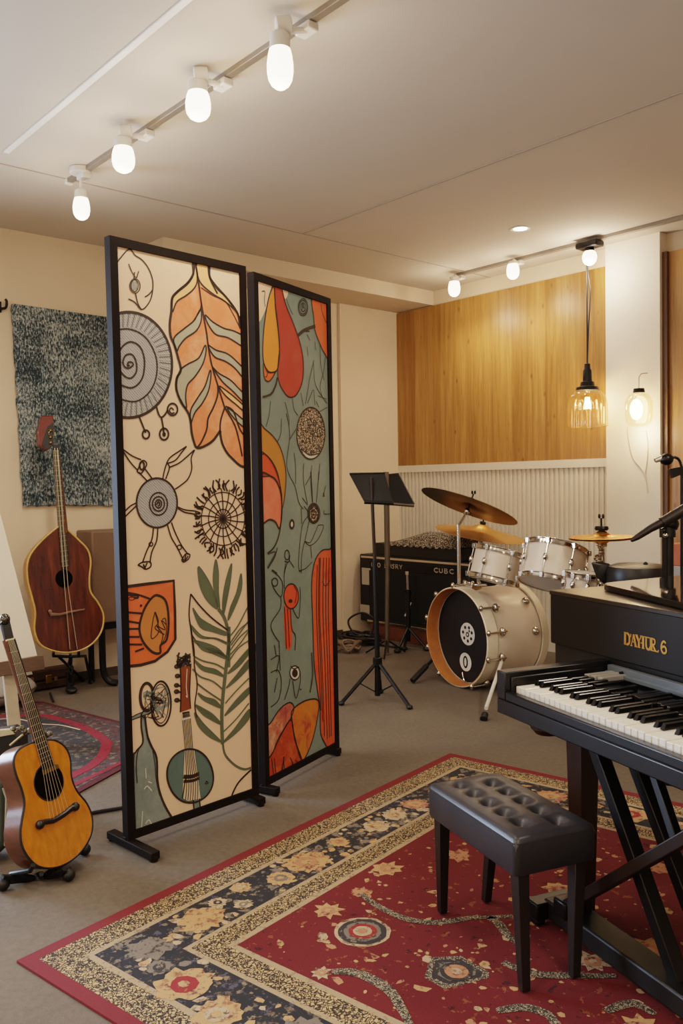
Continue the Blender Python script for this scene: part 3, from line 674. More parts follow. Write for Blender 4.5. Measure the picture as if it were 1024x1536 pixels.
B.line('d', [(525, 420), (535, 360), (548, 400), (530, 380)], .005, INK).line('d', [(140, 240), (170, 240), (165, 330), (175, 385)], .004, INK).line('d', [(155, 270), (165, 390)], .012, WHT, 3)
for L in ([(375, 305), (410, 400), (440, 460)], [(575, 770), (585, 860)], [(650, 720), (660, 800)], [(575, 650), (605, 710)], [(640, 900), (600, 1080), (580, 1200), (560, 1320)], [(640, 930), (648, 1100), (690, 1200), (765, 1310)], [(700, 750), (708, 950), (740, 1090)], [(225, 1290), (210, 1430), (180, 1536)], [(365, 1300), (400, 1450), (402, 1536)], [(435, 1260), (450, 1370), (490, 1430)], [(515, 1210), (540, 1340)], [(632, 1180), (580, 1310)], [(640, 1180), (650, 1330)], [(750, 870), (735, 1000), (700, 1150), (730, 1270)], [(680, 1240), (760, 1270)], [(660, 1290), (690, 1350)], [(690, 1395), (770, 1350)]):
    B.line('d', L, .0035, INK)
B.ring('e', 612, 192, 135, 248, .008, None, LGT, 1, 28).line('e', [(530, 350), (600, 400), (690, 385)], .006, INK).fill('e', [(535, 360), (600, 408), (690, 395), (655, 425), (610, 436), (565, 415)], WHT, 2)
B.ring('e', 625, 155, 30, 50, .005).ring('e', 695, 180, 26, 45, .005)
am = [(120, 110), (170, 150), (240, 210), (310, 310), (355, 450), (374, 620), (356, 830), (335, 905), (332, 780), (300, 620), (250, 490), (178, 395), (120, 370)]
B.shape('e', am, AM2, .006).shape('e', [(120, 380), (178, 395), (250, 478), (300, 600), (328, 780), (290, 660), (235, 605), (120, 590)], RO, .006)
B.shape('e', [(120, 600), (230, 606), (288, 665), (325, 780), (334, 950), (312, 1105), (272, 1042), (215, 1020), (120, 1035)], PNK, .009)
B.line('e', [(333, 900), (325, 1050), (300, 1190), (255, 1290), (195, 1345)], .008, INK).line('e', [(290, 1290), (265, 1380), (200, 1490)], .006, INK).line('e', [(200, 1350), (270, 1330), (250, 1385), (195, 1480)], .008, INKG)
for L in ([(375, 0), (400, 110), (408, 240), (380, 470), (400, 580), (460, 700), (495, 850), (540, 920)], [(330, 50), (322, 200), (285, 280)], [(405, 255), (470, 150)], [(450, 380), (465, 500), (465, 680)], [(545, 480), (540, 640), (580, 870)], [(620, 500), (612, 650), (628, 860)], [(700, 480), (690, 580), (665, 860)], [(755, 690), (730, 800)], [(740, 930), (740, 965), (795, 965)], [(530, 810), (580, 880)], [(545, 890), (598, 955)], [(590, 980), (535, 1060), (512, 1200), (495, 1400), (500, 1510), (525, 1510)], [(600, 1010), (560, 1200), (525, 1360), (520, 1536)], [(680, 1075), (735, 1082), (680, 1210), (605, 1268), (555, 1228), (605, 1240), (650, 1150), (680, 1075)], [(610, 1270), (620, 1390)], [(370, 1440), (355, 1536)], [(400, 1400), (450, 1480)], [(240, 1500), (290, 1536)], [(520, 910), (525, 1060)], [(560, 690), (610, 600)], [(500, 1510), (560, 1490), (625, 1425)]):
    B.line('e', L, .004, INK)
B.line('e', [(612, 560), (620, 700), (628, 850)], .008, INK).line('e', [(690, 560), (685, 640)], .007, INK).line('e', [(735, 760), (738, 800)], .009, INK)
B.ring('e', 640, 960, 60, 96, .005).ring('e', 640, 965, 46, 84, .014, None, LGT, 2).ring('e', 640, 968, 20, 40, .007)
B.ring('e', 430, 1065, 18, 38, .012, None, WHT, 2).ring('e', 383, 1360, 22, 46, .006).line('e', [(360, 1420), (400, 1425), (410, 1360)], .006, INK)
col = [(500, 0), (455, 14), (410, 22), (372, 80), (355, 200), (360, 400), (368, 640), (385, 780), (400, 880), (412, 1050), (500, 1050)]
B.shape('f', col, STRP, .007)
for x0, x1, y1 in ((385, 405, 900), (402, 425, 1040), (420, 440, 1055), (436, 452, 1045), (450, 462, 1040), (396, 415, 960)):
    B.line('f', [(x0, 60 if x0 > 390 else 100), (x0-4, 350), ((x0+x1)/2-2, 650), (x1, y1)], .006, INK)
B.line('f', [(412, 190), (430, 215), (455, 185)], .004, INK)
B.fill('f', [(204, 325), (212, 545), (246, 540), (240, 345)], RO, 1)
for L in ([(205, 330), (212, 450), (216, 560)], [(222, 340), (228, 450), (232, 550)], [(238, 345), (245, 450), (265, 490), (262, 570)]): B.line('f', L, .006, INK)
B.ring('f', 242, 272, 40, 68, .007, None, RO, 2).line('f', [(255, 215), (272, 250), (262, 310)], .004, INK).ring('f', 238, 298, 9, 7, .006, None, INK, 3)
for L in ([(135, 130), (180, 170), (196, 215), (185, 275), (145, 225), (135, 180)], [(185, 270), (182, 340), (130, 432), (172, 520)], [(175, 515), (182, 680)], [(130, 690), (172, 680), (188, 750), (172, 840), (130, 880)], [(205, 230), (204, 150), (222, 85)], [(248, 335), (282, 392), (292, 285), (290, 220)], [(130, 620), (175, 600), (160, 690)], [(236, 725), (225, 780), (205, 840)], [(250, 735), (268, 832), (292, 740), (290, 680)], [(240, 655), (255, 670), (285, 660)], [(290, 780), (298, 785)], [(150, 540), (160, 600)], [(150, 800), (165, 720)]): B.line('f', L, .005, INK)
B.ring('f', 152, 195, 16, 22, .006).ring('f', 262, 692, 27, 38, .006, None, WHT, 2).ring('f', 262, 694, 14, 20, .004, None, INK, 3).line('f', [(354, 580), (360, 700), (345, 800)], .011, INKG)
B.shape('f', [(90, 1010), (130, 965), (180, 890), (232, 855), (256, 880), (240, 940), (175, 1045), (135, 1140), (90, 1160)], LEAFM, .007)
B.shape('f', [(90, 1200), (135, 1140), (180, 1045), (240, 950), (262, 1060), (298, 1160), (300, 1215), (150, 1300), (90, 1300)], LEAFR, .007, 2)
B.shape('f', [(250, 895), (320, 845), (388, 843), (387, 930), (352, 1080), (302, 1170), (265, 1060), (247, 960)], LEAFA, .008, 3)
rnd = random.Random(4)
for i in range(9):
    x = 150+i*16; B.line('f', [(x, 1285-i*5), (x+rnd.uniform(-14, 14), 1230-i*4), (x+rnd.uniform(-20, 30), 1160+rnd.uniform(-20, 30))], .005, INK)
B.finish(SG)
B.foot(.014, .06, .10); B.foot(B.W-.02, .02, .10)

# ================================================================== the red rug
RU, RV = V(.985, .175, 0).normalized(), V(-.175, .985, 0).normalized()
RO_ = onz(25, 1445); RW, RL = 2.35, 2.25
RT = Matrix((( RU.x, RV.x, 0, RO_.x), (RU.y, RV.y, 0, RO_.y), (0, 0, 1, 0), (0, 0, 0, 1)))
TH = .008
RRED = specks('rug_border_red', ('#5a141b', '#762227'), ['#681b20'], 30, .5, .7)
RTAN = specks('rug_tan_line', ('#8d7860', '#ab9576'), ['#7c6650'], 60, .55, .65)
RLEO = leopard('rug_cream_figured_band', '#b4986e', '#2a2320', 92, (.10, .19))
RNAV = specks('rug_navy_band', ('#17181d', '#26262b'), ['#5d5144', '#7a6a54', '#474450'], 26, .59, .65)
RFLD = specks('rug_red_field', ('#4c0f15', '#6b191f'), ['#744028', '#3a0d12', '#7c4a30'], 20, .64, .68)
RGLD = specks('rug_gold_flower', ('#a07c54', '#bb966a'), ['#8a5c44', '#6a4036'], 34, .55, .66); RCRM = specks('rug_cream_flower', ('#9f876a', '#bba486'), ['#7a6350', '#5a4238'], 40, .55, .66)
RGRY = specks('rug_grey_flower', ('#5d554e', '#7d7366'), ['#37322f'], 45, .52, .62); RPNK = specks('rug_rose_flower', ('#9a6a50', '#b0805f'), ['#7c4436', '#5a2824'], 34, .55, .66); RDRK = specks('rug_dark_ring', ('#252326', '#3a3638'), ['#7a6d5c'], 70, .6, .66)
RCR = specks('rug_crimson_heart', ('#7a1f24', '#8f2e2e'), ['#b0785a'], 50, .6, .7); RSCR = leopard('rug_scroll', '#9a8c76', '#2d2a28', 110, (.10, .2))
rm = [RRED, RLEO, RTAN, RNAV, RFLD, RGLD, RCRM, RGRY, RPNK, RDRK, RCR, RSCR]
mb = MB(RT)
bands = [(0, 0), (.042, 1), (.128, 2), (.147, 3), (.318, 2), (.334, 1), (.405, 2), (.425, 4)]
edges = [b[0] for b in bands]
def rect(d): return [V(d, d, TH), V(RW-d, d, TH), V(RW-d, RL-d, TH), V(d, RL-d, TH)]
for i, (d, m_) in enumerate(bands):
    a = rect(d)
    if i+1 < len(bands):
        b = rect(bands[i+1][0])
        for j in range(4):
            mb.add([a[j], a[(j+1) % 4], b[(j+1) % 4], b[j]], [(0, 1, 2, 3)], m_)
    else: mb.add(a, [(0, 1, 2, 3)], m_)
a = rect(0); b = [V(p.x, p.y, 0.0005) for p in a]
for j in range(4): mb.add([b[j], b[(j+1) % 4], a[(j+1) % 4], a[j]], [(0, 1, 2, 3)], 0)
rnd = random.Random(11)
def fixup(m):
    """turn the newest faces upwards"""
    i = len(m.f)-1
    while i >= 0 and i >= len(m.f)-60:
        a_, b_, c_ = [m.v[q] for q in m.f[i][:3]]
        if (b_-a_).cross(c_-a_).z < 0: m.f[i] = m.f[i][::-1]
        i -= 1
def blob(u, v, r, mi, n=8, jit=.3, k=1, sx=1.0, rot=None, petal=0.0):
    rot = rnd.uniform(0, PI) if rot is None else rot; P = []; kz = rnd.uniform(0, .0003)
    m_ = n*2 if petal else n
    for i in range(m_):
        th = 2*PI*i/m_; rr = r*(1+rnd.uniform(-jit, jit)*.5)*(1-petal*(i % 2))
        x, y = rr*sx*math.cos(th), rr*math.sin(th)
        P.append((u+x*math.cos(rot)-y*math.sin(rot), v+x*math.sin(rot)+y*math.cos(rot), TH+.0004*k+kz))
    P = cr(P, True, 2) if petal else P
    mb.poly(P, mi); fixup(mb)
def flower(u, v, r, mi, heart, n=13, petal=.13):
    blob(u, v, r, mi, n, .3, 1, 1, None, petal); blob(u, v, r*.5, heart if heart is not None else mi, 9, .2, 2); blob(u, v, r*.22, mi, 7, .3, 3)
# navy border motifs along the left side (measured), then the other sides alike
for u, v, r, m_, h_ in ((.238, .464, .075, 5, 5), (.243, .262, .062, 7, 7), (.453, .207, .078, 5, 10), (.616, .172, .062, 5, 6), (.339, .217, .036, 7, 9), (.234, .942, .085, 5, 8), (.185, .675, .034, 5, 6), (.217, 1.137, .040, 5, 8),
                     (.243, .80, .05, 5, 7), (.24, 1.333, .055, 6, 5), (.23, 1.462, .052, 6, 5), (.232, 1.606, .058, 8, 5), (.232, 1.78, .045, 5, 8), (.24, 1.94, .05, 5, 8), (.272, .60, .03, 6, 7), (.2, .56, .03, 6, 9)):
    flower(u, v, r, m_, h_)
for side, off in ((0, .84), (1, .42), (2, .3)):
    x = off
    i = 0
    while x < (RW if side != 1 else RL)-.3:
        u, v = ((x, .235), (RW-.235, x), (x, RL-.235))[side]
        flower(u, v, (.075, .045)[i % 2]*rnd.uniform(.9, 1.1), (5, 6, 8, 7)[rnd.randrange(4)], (5, 8, 9, 10)[rnd.randrange(4)]); x += .165; i += 1
for i in range(420):
    s_ = rnd.randrange(4); q = rnd.uniform(.16, 2.1); w_ = rnd.uniform(.158, .31)
    u, v = ((w_, min(q, RL-.16)), (q, w_), (RW-w_, min(q, RL-.16)), (q, RL-w_))[s_ if rnd.random() > .35 else 0]
    blob(u, v, rnd.uniform(.007, .017), (6, 7, 5, 7)[rnd.randrange(4)], 6, .7, .5, rnd.uniform(.6, 1.6))
# field motifs
for u, v, r, m_ in ((.506, .73, .048, 5), (.482, 1.07, .055, 5), (.516, .876, .03, 8), (.704, .423+.04, .03, 6), (.509, .884, .032, 8), (1.0, 1.28, .05, 5), (.62, 1.3, .05, 8), (.75, 1.55, .05, 5), (1.35, 1.1, .06, 5), (1.25, .95, .05, 6), (1.5, 1.4, .06, 5), (1.2, 1.62, .05, 8), (1.45, .75, .05, 5)):
    flower(u, v, r, m_, 8, 8, .3)
for i in range(430):
    u, v = rnd.uniform(.45, RW-.45), rnd.uniform(.45, RL-.45)
    m_ = (5, 5, 8, 5, 6)[rnd.randrange(5)]; r = rnd.choice([.004, .005, .006, .008, .010, .014])
    blob(u, v, r, m_, 6, .8, .5, rnd.uniform(.6, 1.8))
    if r > .014:
        for _ in range(3): blob(u+rnd.uniform(-.03, .03), v+rnd.uniform(-.03, .03), .007, m_, 5, .8, .5)
def medal(u, v, r, lay):
    for k_, (f_, m_) in enumerate(lay): blob(u, v, r*f_, m_, 26, .07, 1+k_, 1, 0)
medal(.663, .696, .082, ((1, 6), (.86, 9), (.66, 7), (.5, 10), (.34, 6), (.18, 8)))
hexa = [(.895, .70), (.955, .755), (1.05, .735), (1.062, .71), (1.0, .605), (.935, .615)]
def scaled(P, f_): 
    cx_ = sum(p[0] for p in P)/len(P); cy_ = sum(p[1] for p in P)/len(P); return [(cx_+(p[0]-cx_)*f_, cy_+(p[1]-cy_)*f_) for p in P]
for k_, (f_, m_) in enumerate(((1.05, 11), (.82, 9), (.62, 7))): mb.poly([V(x_, y_, TH+.0004*(k_+1)) for x_, y_ in scaled(hexa, f_)], m_)
blob(.985, .685, .044, 9, 16, .08, 4); blob(.985, .685, .032, 8, 14, .1, 5); blob(.985, .685, .016, 6, 8, .3, 6)
def scroll(pts, w_):
    P = cr([V(u, v, TH+.0012) for u, v in pts], False, 8); mb.ribbon(P, [w_*(.6+.4*math.sin(PI*min(1, i/len(P)+.1))) for i in range(len(P))], False, (0, 0, 1), 11)
scroll([(.516, .876), (.60, .845), (.705, .83), (.77, .846), (.817, .879), (.87, .95), (.912, .987), (.965, 1.035)], .028)
scroll([(.912, .987), (.95, .975), (1.0, .935), (1.05, .905)], .03)
scroll([(.723, .484), (.76, .512), (.80, .522), (.86, .517), (.91, .50), (.975, .455), (1.02, .42)], .034)
scroll([(1.06, .80), (1.15, .80), (1.258, .871), (1.325, .922)], .03)
scroll([(1.15, .60), (1.2, .655), (1.26, .66), (1.3, .62)], .03); scroll([(1.36, .76), (1.40, .83), (1.46, .82)], .03)
rug = mb.build('oriental_rug', rm, None, smooth=False, fix=False)
tag(rug, 'large red oriental rug with navy and cream flowered border under the black stool', 'rug')
# ================================================================== stage piano (local axes: x along the keys, y away from the player)
KROT = math.radians(-18); PO = onz(745, 1068, .6); PO = V(PO.x, PO.y, 0)
PT = Matrix.Translation(PO) @ Matrix.Rotation(KROT, 4, 'Z')
PBLK = pm('piano_black', '#0f0f11', 0.36, 0, 0.15, 4); PGLOSS = pm('piano_lid_gloss', '#1a1512', 0.07, 0, 0.1, 3, Coat_Weight=1.0, Coat_Roughness=0.03)
PBODY = pm('piano_body_black', '#0d0a08', 0.55, 0, 0.15, 4); KW = pm('key_white', '#d8d2c6', 0.3, 0, 0.06, 30); KB = pm('key_black', '#0e0d0c', 0.22, 0, 0.3, 30)
FELT = pm('grey_metal_strip', '#6f7880', 0.4, 0.5, 0.1); GOLD = pm('gold_lettering', '#c9964c', 0.35, 0.6, 0.15, 30); BWOOD = pm('dark_brown_leg', '#2c1a12', 0.4, 0, 0.2)
pi_ = thing('stage_piano', 'black keyboard piano with gold lettering and glossy lid on a crossed metal stand', 'piano', PO, KROT)
KL = 1.36
b = MB(PT); b.bb((0, 0, .60), (KL, .40, .645)); b.bb((.045, 0, .645), (KL-.045, .028, .672)); b.build('key_bed', PBLK, pi_, bevel=.004)
b = MB(PT); b.bb((0, 0, .645), (.045, .40, .73)); b.bb((.045, .02, .645), (.052, .40, .715)); b.build('cheek_block', PBLK, pi_, bevel=.004)
b = MB(PT); b.bb((KL-.045, 0, .645), (KL, .40, .73)); b.build('cheek_block', PBLK, pi_, bevel=.004)
b = MB(PT); x = .056; n_ = 0
while x < KL-.075:
    b.bb((x, .032, .655), (x+.0222, .19, .688+.0012*math.sin(n_*2.1))); x += .0234; n_ += 1
b.build('white_keys', KW, pi_, smooth=False, bevel=.0018, seg=1)
b = MB(PT)
for i in range(n_-1):
    if i % 7 in (2, 6): continue
    xx = .056+.0234*(i+1)
    b.add([V(xx-.0075, .085, .688), V(xx+.0075, .085, .688), V(xx+.0075, .20, .688), V(xx-.0075, .20, .688), V(xx-.0055, .094, .704), V(xx+.0055, .094, .704), V(xx+.0055, .20, .704), V(xx-.0055, .20, .704)],
          [(3, 2, 1, 0), (4, 5, 6, 7), (0, 1, 5, 4), (1, 2, 6, 5), (2, 3, 7, 6), (3, 0, 4, 7)])
b.build('black_keys', KB, pi_, smooth=False, bevel=.0015, seg=1)
# worn mechanism behind the keys
b = MB(PT); rnd = random.Random(2)
b.bb((.052, .195, .65), (KL-.05, .385, .682))
for i in range(58):
    xx = .06+i*.0219; yy = .205+rnd.uniform(0, .02); b.bb((xx, yy, .68), (xx+.014, yy+rnd.uniform(.05, .12), .694+rnd.uniform(0, .012)))
b.build('key_mechanism', KB, pi_, smooth=False, bevel=.002, seg=1)
b = MB(PT)
for xx, yy in ((.075, .27), (.10, .275), (.125, .28)): b.bb((xx, yy, .69), (xx+.021, yy+.105, .706))
b.build('loose_key_top', pm('grey_key_top', '#8d8a84', .4), pi_, smooth=False, bevel=.002)
b = MB(PT); b.bb((.06, .372, .69), (KL-.05, .392, .722)); b.bb((.06, .362, .69), (KL-.05, .372, .704)); b.build('metal_strip', FELT, pi_, bevel=.002)
for xx in (.13, .42): MB(PT).cyl((xx, .361, .71), (xx, .374, .71), .004, n=10).build('screw', BLACK, pi_)
b = MB(PT); b.bb((-.268, .40, .735), (KL, .43, .918)); b.build('front_board', PBODY, pi_, bevel=.004)
b = MB(PT); b.bb((-.262, .415, .60), (KL, .43, .736)); b.build('lower_board', pm('piano_lower_board', '#232425', .45), pi_, bevel=.002)
b = MB(PT); b.bb((-.268, .43, .60), (KL, 1.0, .905)); b.build('case', PBODY, pi_, bevel=.004)
b = MB(PT); b.bb((-.272, .398, .905), (KL, 1.0, .9205)); b.build('case_top', pm('piano_top_satin', '#2a241f', .3), pi_, bevel=.003)
# lid: slab with rounded corner
c0 = V(-.20, .555, 0); e1 = V(.976, -.218, 0); e2 = V(-.118, .993, 0)
P_ = [c0+e2*.07-e1*.0, c0+e2*.03+e1*.008, c0+e2*.008+e1*.03, c0+e1*.07]
f_end = c0+e1*((.43-.555)/-.218)
pts = [f_end, V(KL, .43, 0), V(KL, 1.0, 0)] + [c0+e2*.45]
outline = [c0+e1*.07, f_end, V(KL, .43, 0), V(KL, .99, 0), c0+e2*.437, c0+e2*.07, c0+e2*.03+e1*.008, c0+e2*.008+e1*.03]
b = MB(PT); b.prism([p+V(0, 0, .923) for p in outline], (0, 0, .020)); b.build('lid', PGLOSS, pi_, smooth=False, bevel=.003)
# gold serif lettering on the front board
LT = []
def stroke(pts, w_): LT.append((pts, w_))
def letters():
    # (x offset, strokes in a unit box 1 high); heavy verticals, fine serifs
    S, T_ = .20, .08
    yield 0.00, [([(.12, 0), (.12, 1)], S), ([(0, 1), (.35, 1)], T_), ([(0, 0), (.35, 0)], T_), ([(.3, 1), (.52, .86), (.58, .5), (.52, .14), (.3, 0)], S*.85)]
    yield 0.66, [([(.05, 1), (.05, .72)], .09)]
    yield 0.70, [([(.28, 1), (.06, 0)], .09), ([(.28, 1), (.52, 0)], S), ([(.12, .36), (.44, .36)], T_), ([(-.04, 0), (.18, 0)], T_), ([(.38, 0), (.66, 0)], T_)]
    yield 1.22, [([(.05, 1), (.30, .5), (.30, 0)], S), ([(.55, 1), (.30, .5)], .09), ([(-.05, 1), (.2, 1)], T_), ([(.42, 1), (.9, 1)], T_), ([(.16, 0), (.44, 0)], T_)]
    yield 1.62, [([(.08, .42), (.22, .42)], .09)]
    yield 1.80, [([(.14, 0), (.14, 1)], S), ([(0, 0), (.28, 0)], T_), ([(0, 1), (.28, 1)], T_)]
    yield 2.14, [([(.1, 1), (.1, .25), (.22, .03), (.38, .03), (.5, .25)], S*.8), ([(.5, .25), (.5, 1)], .09), ([(-.02, 1), (.62, 1)], T_)]
    yield 2.62, [([(.12, 0), (.12, 1)], S), ([(.12, 1), (.4, .95), (.46, .75), (.4, .55), (.12, .5)], .11), ([(.25, .5), (.5, 0)], S*.8), ([(0, 0), (.8, 0)], T_), ([(.74, 0), (.8, .16)], T_)]
    yield 3.62, [([(.46, .84), (.3, .98), (.12, .8), (.04, .4), (.14, .08), (.3, 0), (.47, .1), (.5, .34), (.4, .52), (.24, .54), (.08, .4)], S*.7)]
b = MB(PT); lx0, lz0, lh = .106, .793, .036; lw = (.285-.106)/4.15
for ox, strokes in letters():
    for pts, w_ in strokes:
        PP = [V(lx0+(ox+px_)*lw, .3985, lz0+pz_*lh) for px_, pz_ in pts]
        PP = cr(PP, False, 4) if len(pts) > 3 else PP
        b.ribbon(PP, w_*lw, False, (0, -1, 0))
b.build('gold_lettering', GOLD, pi_, smooth=False, fix=False)
b = MB(PT); b.lathe([(.001, .535), (.035, .538), (.05, .555), (.052, .60)], (.075, .13, 0)); b.build('levelling_foot', BWOOD, pi_)
# stand
for x_, tp in ((.165, 1), (KL-.17, 1)):
    b = MB(PT); hw, hb = .036, .024
    vs = []
    for z_, h_ in ((.012, hb), (.60, hw)): vs += [V(x_+sx*h_, .19+sy*h_, z_) for sx, sy in ((-1, -1), (1, -1), (1, 1), (-1, 1))]
    b.add(vs, [(3, 2, 1, 0), (4, 5, 6, 7), (0, 1, 5, 4), (1, 2, 6, 5), (2, 3, 7, 6), (3, 0, 4, 7)]); b.build('leg', BWOOD, pi_, bevel=.003)
b = MB(PT); b.bb((.16, .05, .03), (KL-.1, .135, .085)); b.build('floor_beam', BLACKP, pi_, bevel=.006)
for x_ in (.155, KL-.12):
    b = MB(PT); b.bb((x_-.028, .01, .03), (x_+.028, .15, .08)); b.bb((x_-.022, .015, .012), (x_+.022, .045, .032)); b.bb((x_-.022, .115, .012), (x_+.022, .145, .032)); b.build('foot_block', BLACK, pi_, bevel=.005)
b = MB(PT); b.bb((.23, .03, .075), (.285, .125, .125)); b.build('hinge_bracket', BLACK, pi_, bevel=.006)
b = MB(PT); b.bar((.315, .105, .60), (.66, .105, .03), .034, .04, (0, 1, 0)); b.build('brace', BLACK, pi_, bevel=.003)
b = MB(PT); b.bar((.335, .20, .60), (.70, .20, .016), .034, .04, (0, 1, 0)); b.build('brace', BLACK, pi_, bevel=.003)
b = MB(PT); b.bar((.255, .055, .10), (.86, .055, .595), .03, .034, (0, 1, 0)); b.build('brace', pm('brace_brown_black', '#241a15', .4, .2), pi_, bevel=.003)
b = MB(PT); b.bar((.52, .115, .60), (.66, .075, .43), .024, .024, (0, 1, 0)); b.build('short_brace', BLACK, pi_, bevel=.003)

# ================================================================== tufted stool
LEA = NT('black_leather'); vec = LEA.coord(); LEA.base(LEA.ramp(LEA.noise(vec, 5), [(.3, '#25262b'), (.7, '#323339')]))
vv = LEA.node('ShaderNodeTexVoronoi'); vv.inputs['Scale'].default_value = 260; LEA.link(vec, vv.inputs['Vector']); LEA.set(.40, 0); LEA.bump(vv.outputs['Distance'], .18, .001); LEA = LEA.m
sx0, sx1, sy0, sy1 = -.04, .418, -.222, .03
st = thing('piano_stool', 'black leather tufted stool with four dark legs on the red rug', 'stool', PT @ V((sx0+sx1)/2, (sy0+sy1)/2, 0), KROT)
b = MB(PT); NX, NY = 92, 50; zt_, zb_ = .402, .305; but = []
for r_ in range(2):
    for c_ in range(5): but.append((sx0+.06+c_*.078+(.028 if r_ else 0), sy0+.075+r_*.095))
def topz(x, y):
    ex = min(x-sx0, sx1-x); ey = min(y-sy0, sy1-y); R_ = .016; z = zt_
    for e in (ex, ey):
        if e < R_: z -= R_-math.sqrt(max(0, R_*R_-(R_-e)**2))
    puff = .006*min(1, ex/.05)*min(1, ey/.05); d = 0
    for bx_, by_ in but:
        dx, dy = (x-bx_)/.026, (y-by_)/.021; d += .019*math.exp(-(dx*dx+dy*dy))
        if abs(y-by_) < .05 and abs(x-bx_) < .05:
            for s_ in (-1, 1):
                q = abs((x-bx_)*.75+s_*(y-by_)*.6); L_ = math.hypot(x-bx_, y-by_); d += .0022*math.exp(-(q/.006)**2)*max(0, 1-L_/.05)
    return z+puff-d
vs = []; fs = []
for j in range(NY+1):
    for i in range(NX+1):
        def ease(t): return .5-.5*math.cos(PI*t) if False else t
        x, y = sx0+(sx1-sx0)*i/NX, sy0+(sy1-sy0)*j/NY; vs.append(V(x, y, topz(x, y)))
for j in range(NY):
    for i in range(NX): fs.append((j*(NX+1)+i, j*(NX+1)+i+1, (j+1)*(NX+1)+i+1, (j+1)*(NX+1)+i))
b.add(vs, fs); b.build('cushion_top', LEA, st, angle=80)
b = MB(PT)
ring_ = []
for cx_, cy_, a0_ in ((sx1-.016, sy1-.016, 0), (sx0+.016, sy1-.016, 90), (sx0+.016, sy0+.016, 180), (sx1-.016, sy0+.016, 270)):
    for q in range(7): ring_.append((cx_+.0165*math.cos(math.radians(a0_+q*15)), cy_+.0165*math.sin(math.radians(a0_+q*15))))
m_ = len(ring_); vs = []
for z_, s_ in ((zb_, .985), (zb_+.006, 1), (zt_-.03, 1.003), (zt_-.012, 1.0)):
    for x, y in ring_: vs.append(V((sx0+sx1)/2+(x-(sx0+sx1)/2)*s_, (sy0+sy1)/2+(y-(sy0+sy1)/2)*s_, z_))
b.add(vs, [(j*m_+i, j*m_+(i+1) % m_, (j+1)*m_+(i+1) % m_, (j+1)*m_+i) for j in range(3) for i in range(m_)]+[tuple(range(m_-1, -1, -1))]); b.build('cushion_side', LEA, st)
for x, y in but: MB(PT).ell((x, y, zt_-.0145), .007, .007, .003, None, 10, 6).build('button', LEA, st)
for x, y, dx, dy in ((sx0+.03, sy0+.032, -.004, .0), (sx1-.03, sy0+.032, .028, -.008), (sx0+.03, sy1-.035, -.008, -.028), (sx1-.03, sy1-.04, .032, -.035)):
    b = MB(PT); vs = []
    for z_, h_, q in ((.0125, .0115, 1), (.304, .018, 0)): vs += [V(x+dx*q+a*h_, y+dy*q+c*h_, z_) for a, c in ((-1, -1), (1, -1), (1, 1), (-1, 1))]
    b.add(vs, [(3, 2, 1, 0), (4, 5, 6, 7), (0, 1, 5, 4), (1, 2, 6, 5), (2, 3, 7, 6), (3, 0, 4, 7)]); b.build('leg', pm('stool_leg_black', '#1a1412', .4) if x == sx0+.03 and y < sy0+.04 else bpy.data.materials['stool_leg_black'], st, bevel=.002)

# ================================================================== drum kit
DRW = pm('drum_white_wrap', '#d8c9b8', 0.28, 0, 0.03, 3); HEADW = pm('drum_head_white', '#d6d0c6', 0.5, 0, 0.03); HOOPW = wood('maple_hoop', '#a8683a', '#c07d48', '#cf9158', (4, 4, 4), .3)
HEADB = pm('drum_head_black', '#12110f', 0.45, 0, 0.2); STK = pm('sticker_white', '#c9c2b4', 0.5); BRZ = pm('dark_bronze_cymbal', '#5a452b', 0.42, .75, 0.18, 9, 0.06, 60); BRS = pm('brass_cymbal', '#c08d4c', 0.38, .6, 0.12, 9, 0.05, 60)
GOLDH = pm('cymbal_gold', '#c48a3e', 0.36, .9, 0.1, 9)
CREAMH = pm('cream_hoop', '#d6cbb6', .35)
g = onz(690, 1033); AX = V(.19, .98, 0).normalized(); RTN = V(AX.y, -AX.x, 0); UP = V(0, 0, 1); g = g-RTN*.045
bdR = .318; BC = V(g.x, g.y, bdR+.004); bdL = .50
bd = thing('bass_drum', 'white bass drum with black front head and two round stickers', 'drum', (BC.x, BC.y, 0))
b = MB(); b.lathe([(bdR-.02, .085), (bdR-.018, .085), (bdR-.016, .095), (bdR-.016, bdL-.05), (bdR-.02, bdL-.05)], BC, AX, 64); b.build('shell', DRW, bd)
b = MB(); b.lathe([(bdR-.006, .0), (bdR, .004), (bdR, .085), (bdR-.012, .088)], BC, AX, 64); b.build('front_hoop', CREAMH, bd)
b = MB(); b.lathe([(bdR-.006, .0), (bdR-.010, .001), (bdR-.014, .097)], BC, AX, 64); b.build('hoop_lining', HOOPW, bd)
b = MB(); b.lathe([(bdR-.018, .088), (bdR-.0125, .088), (bdR-.0125, .098), (bdR-.016, .098)], BC, AX, 64); b.build('hoop_edge', DARKB, bd)
b = MB(); b.lathe([(.001, .095), (bdR-.014, .095)], BC, AX, 64); b.build('front_head', HEADB, bd)
b = MB(); b.lathe([(bdR-.012, bdL-.05), (bdR, bdL-.05), (bdR, bdL), (bdR-.006, bdL), (.001, bdL-.01)], BC, AX, 64); b.build('rear_hoop', CREAMH, bd)
def onhead(px_, py_): return onpl(px_, py_, BC+AX*.0935, AX)
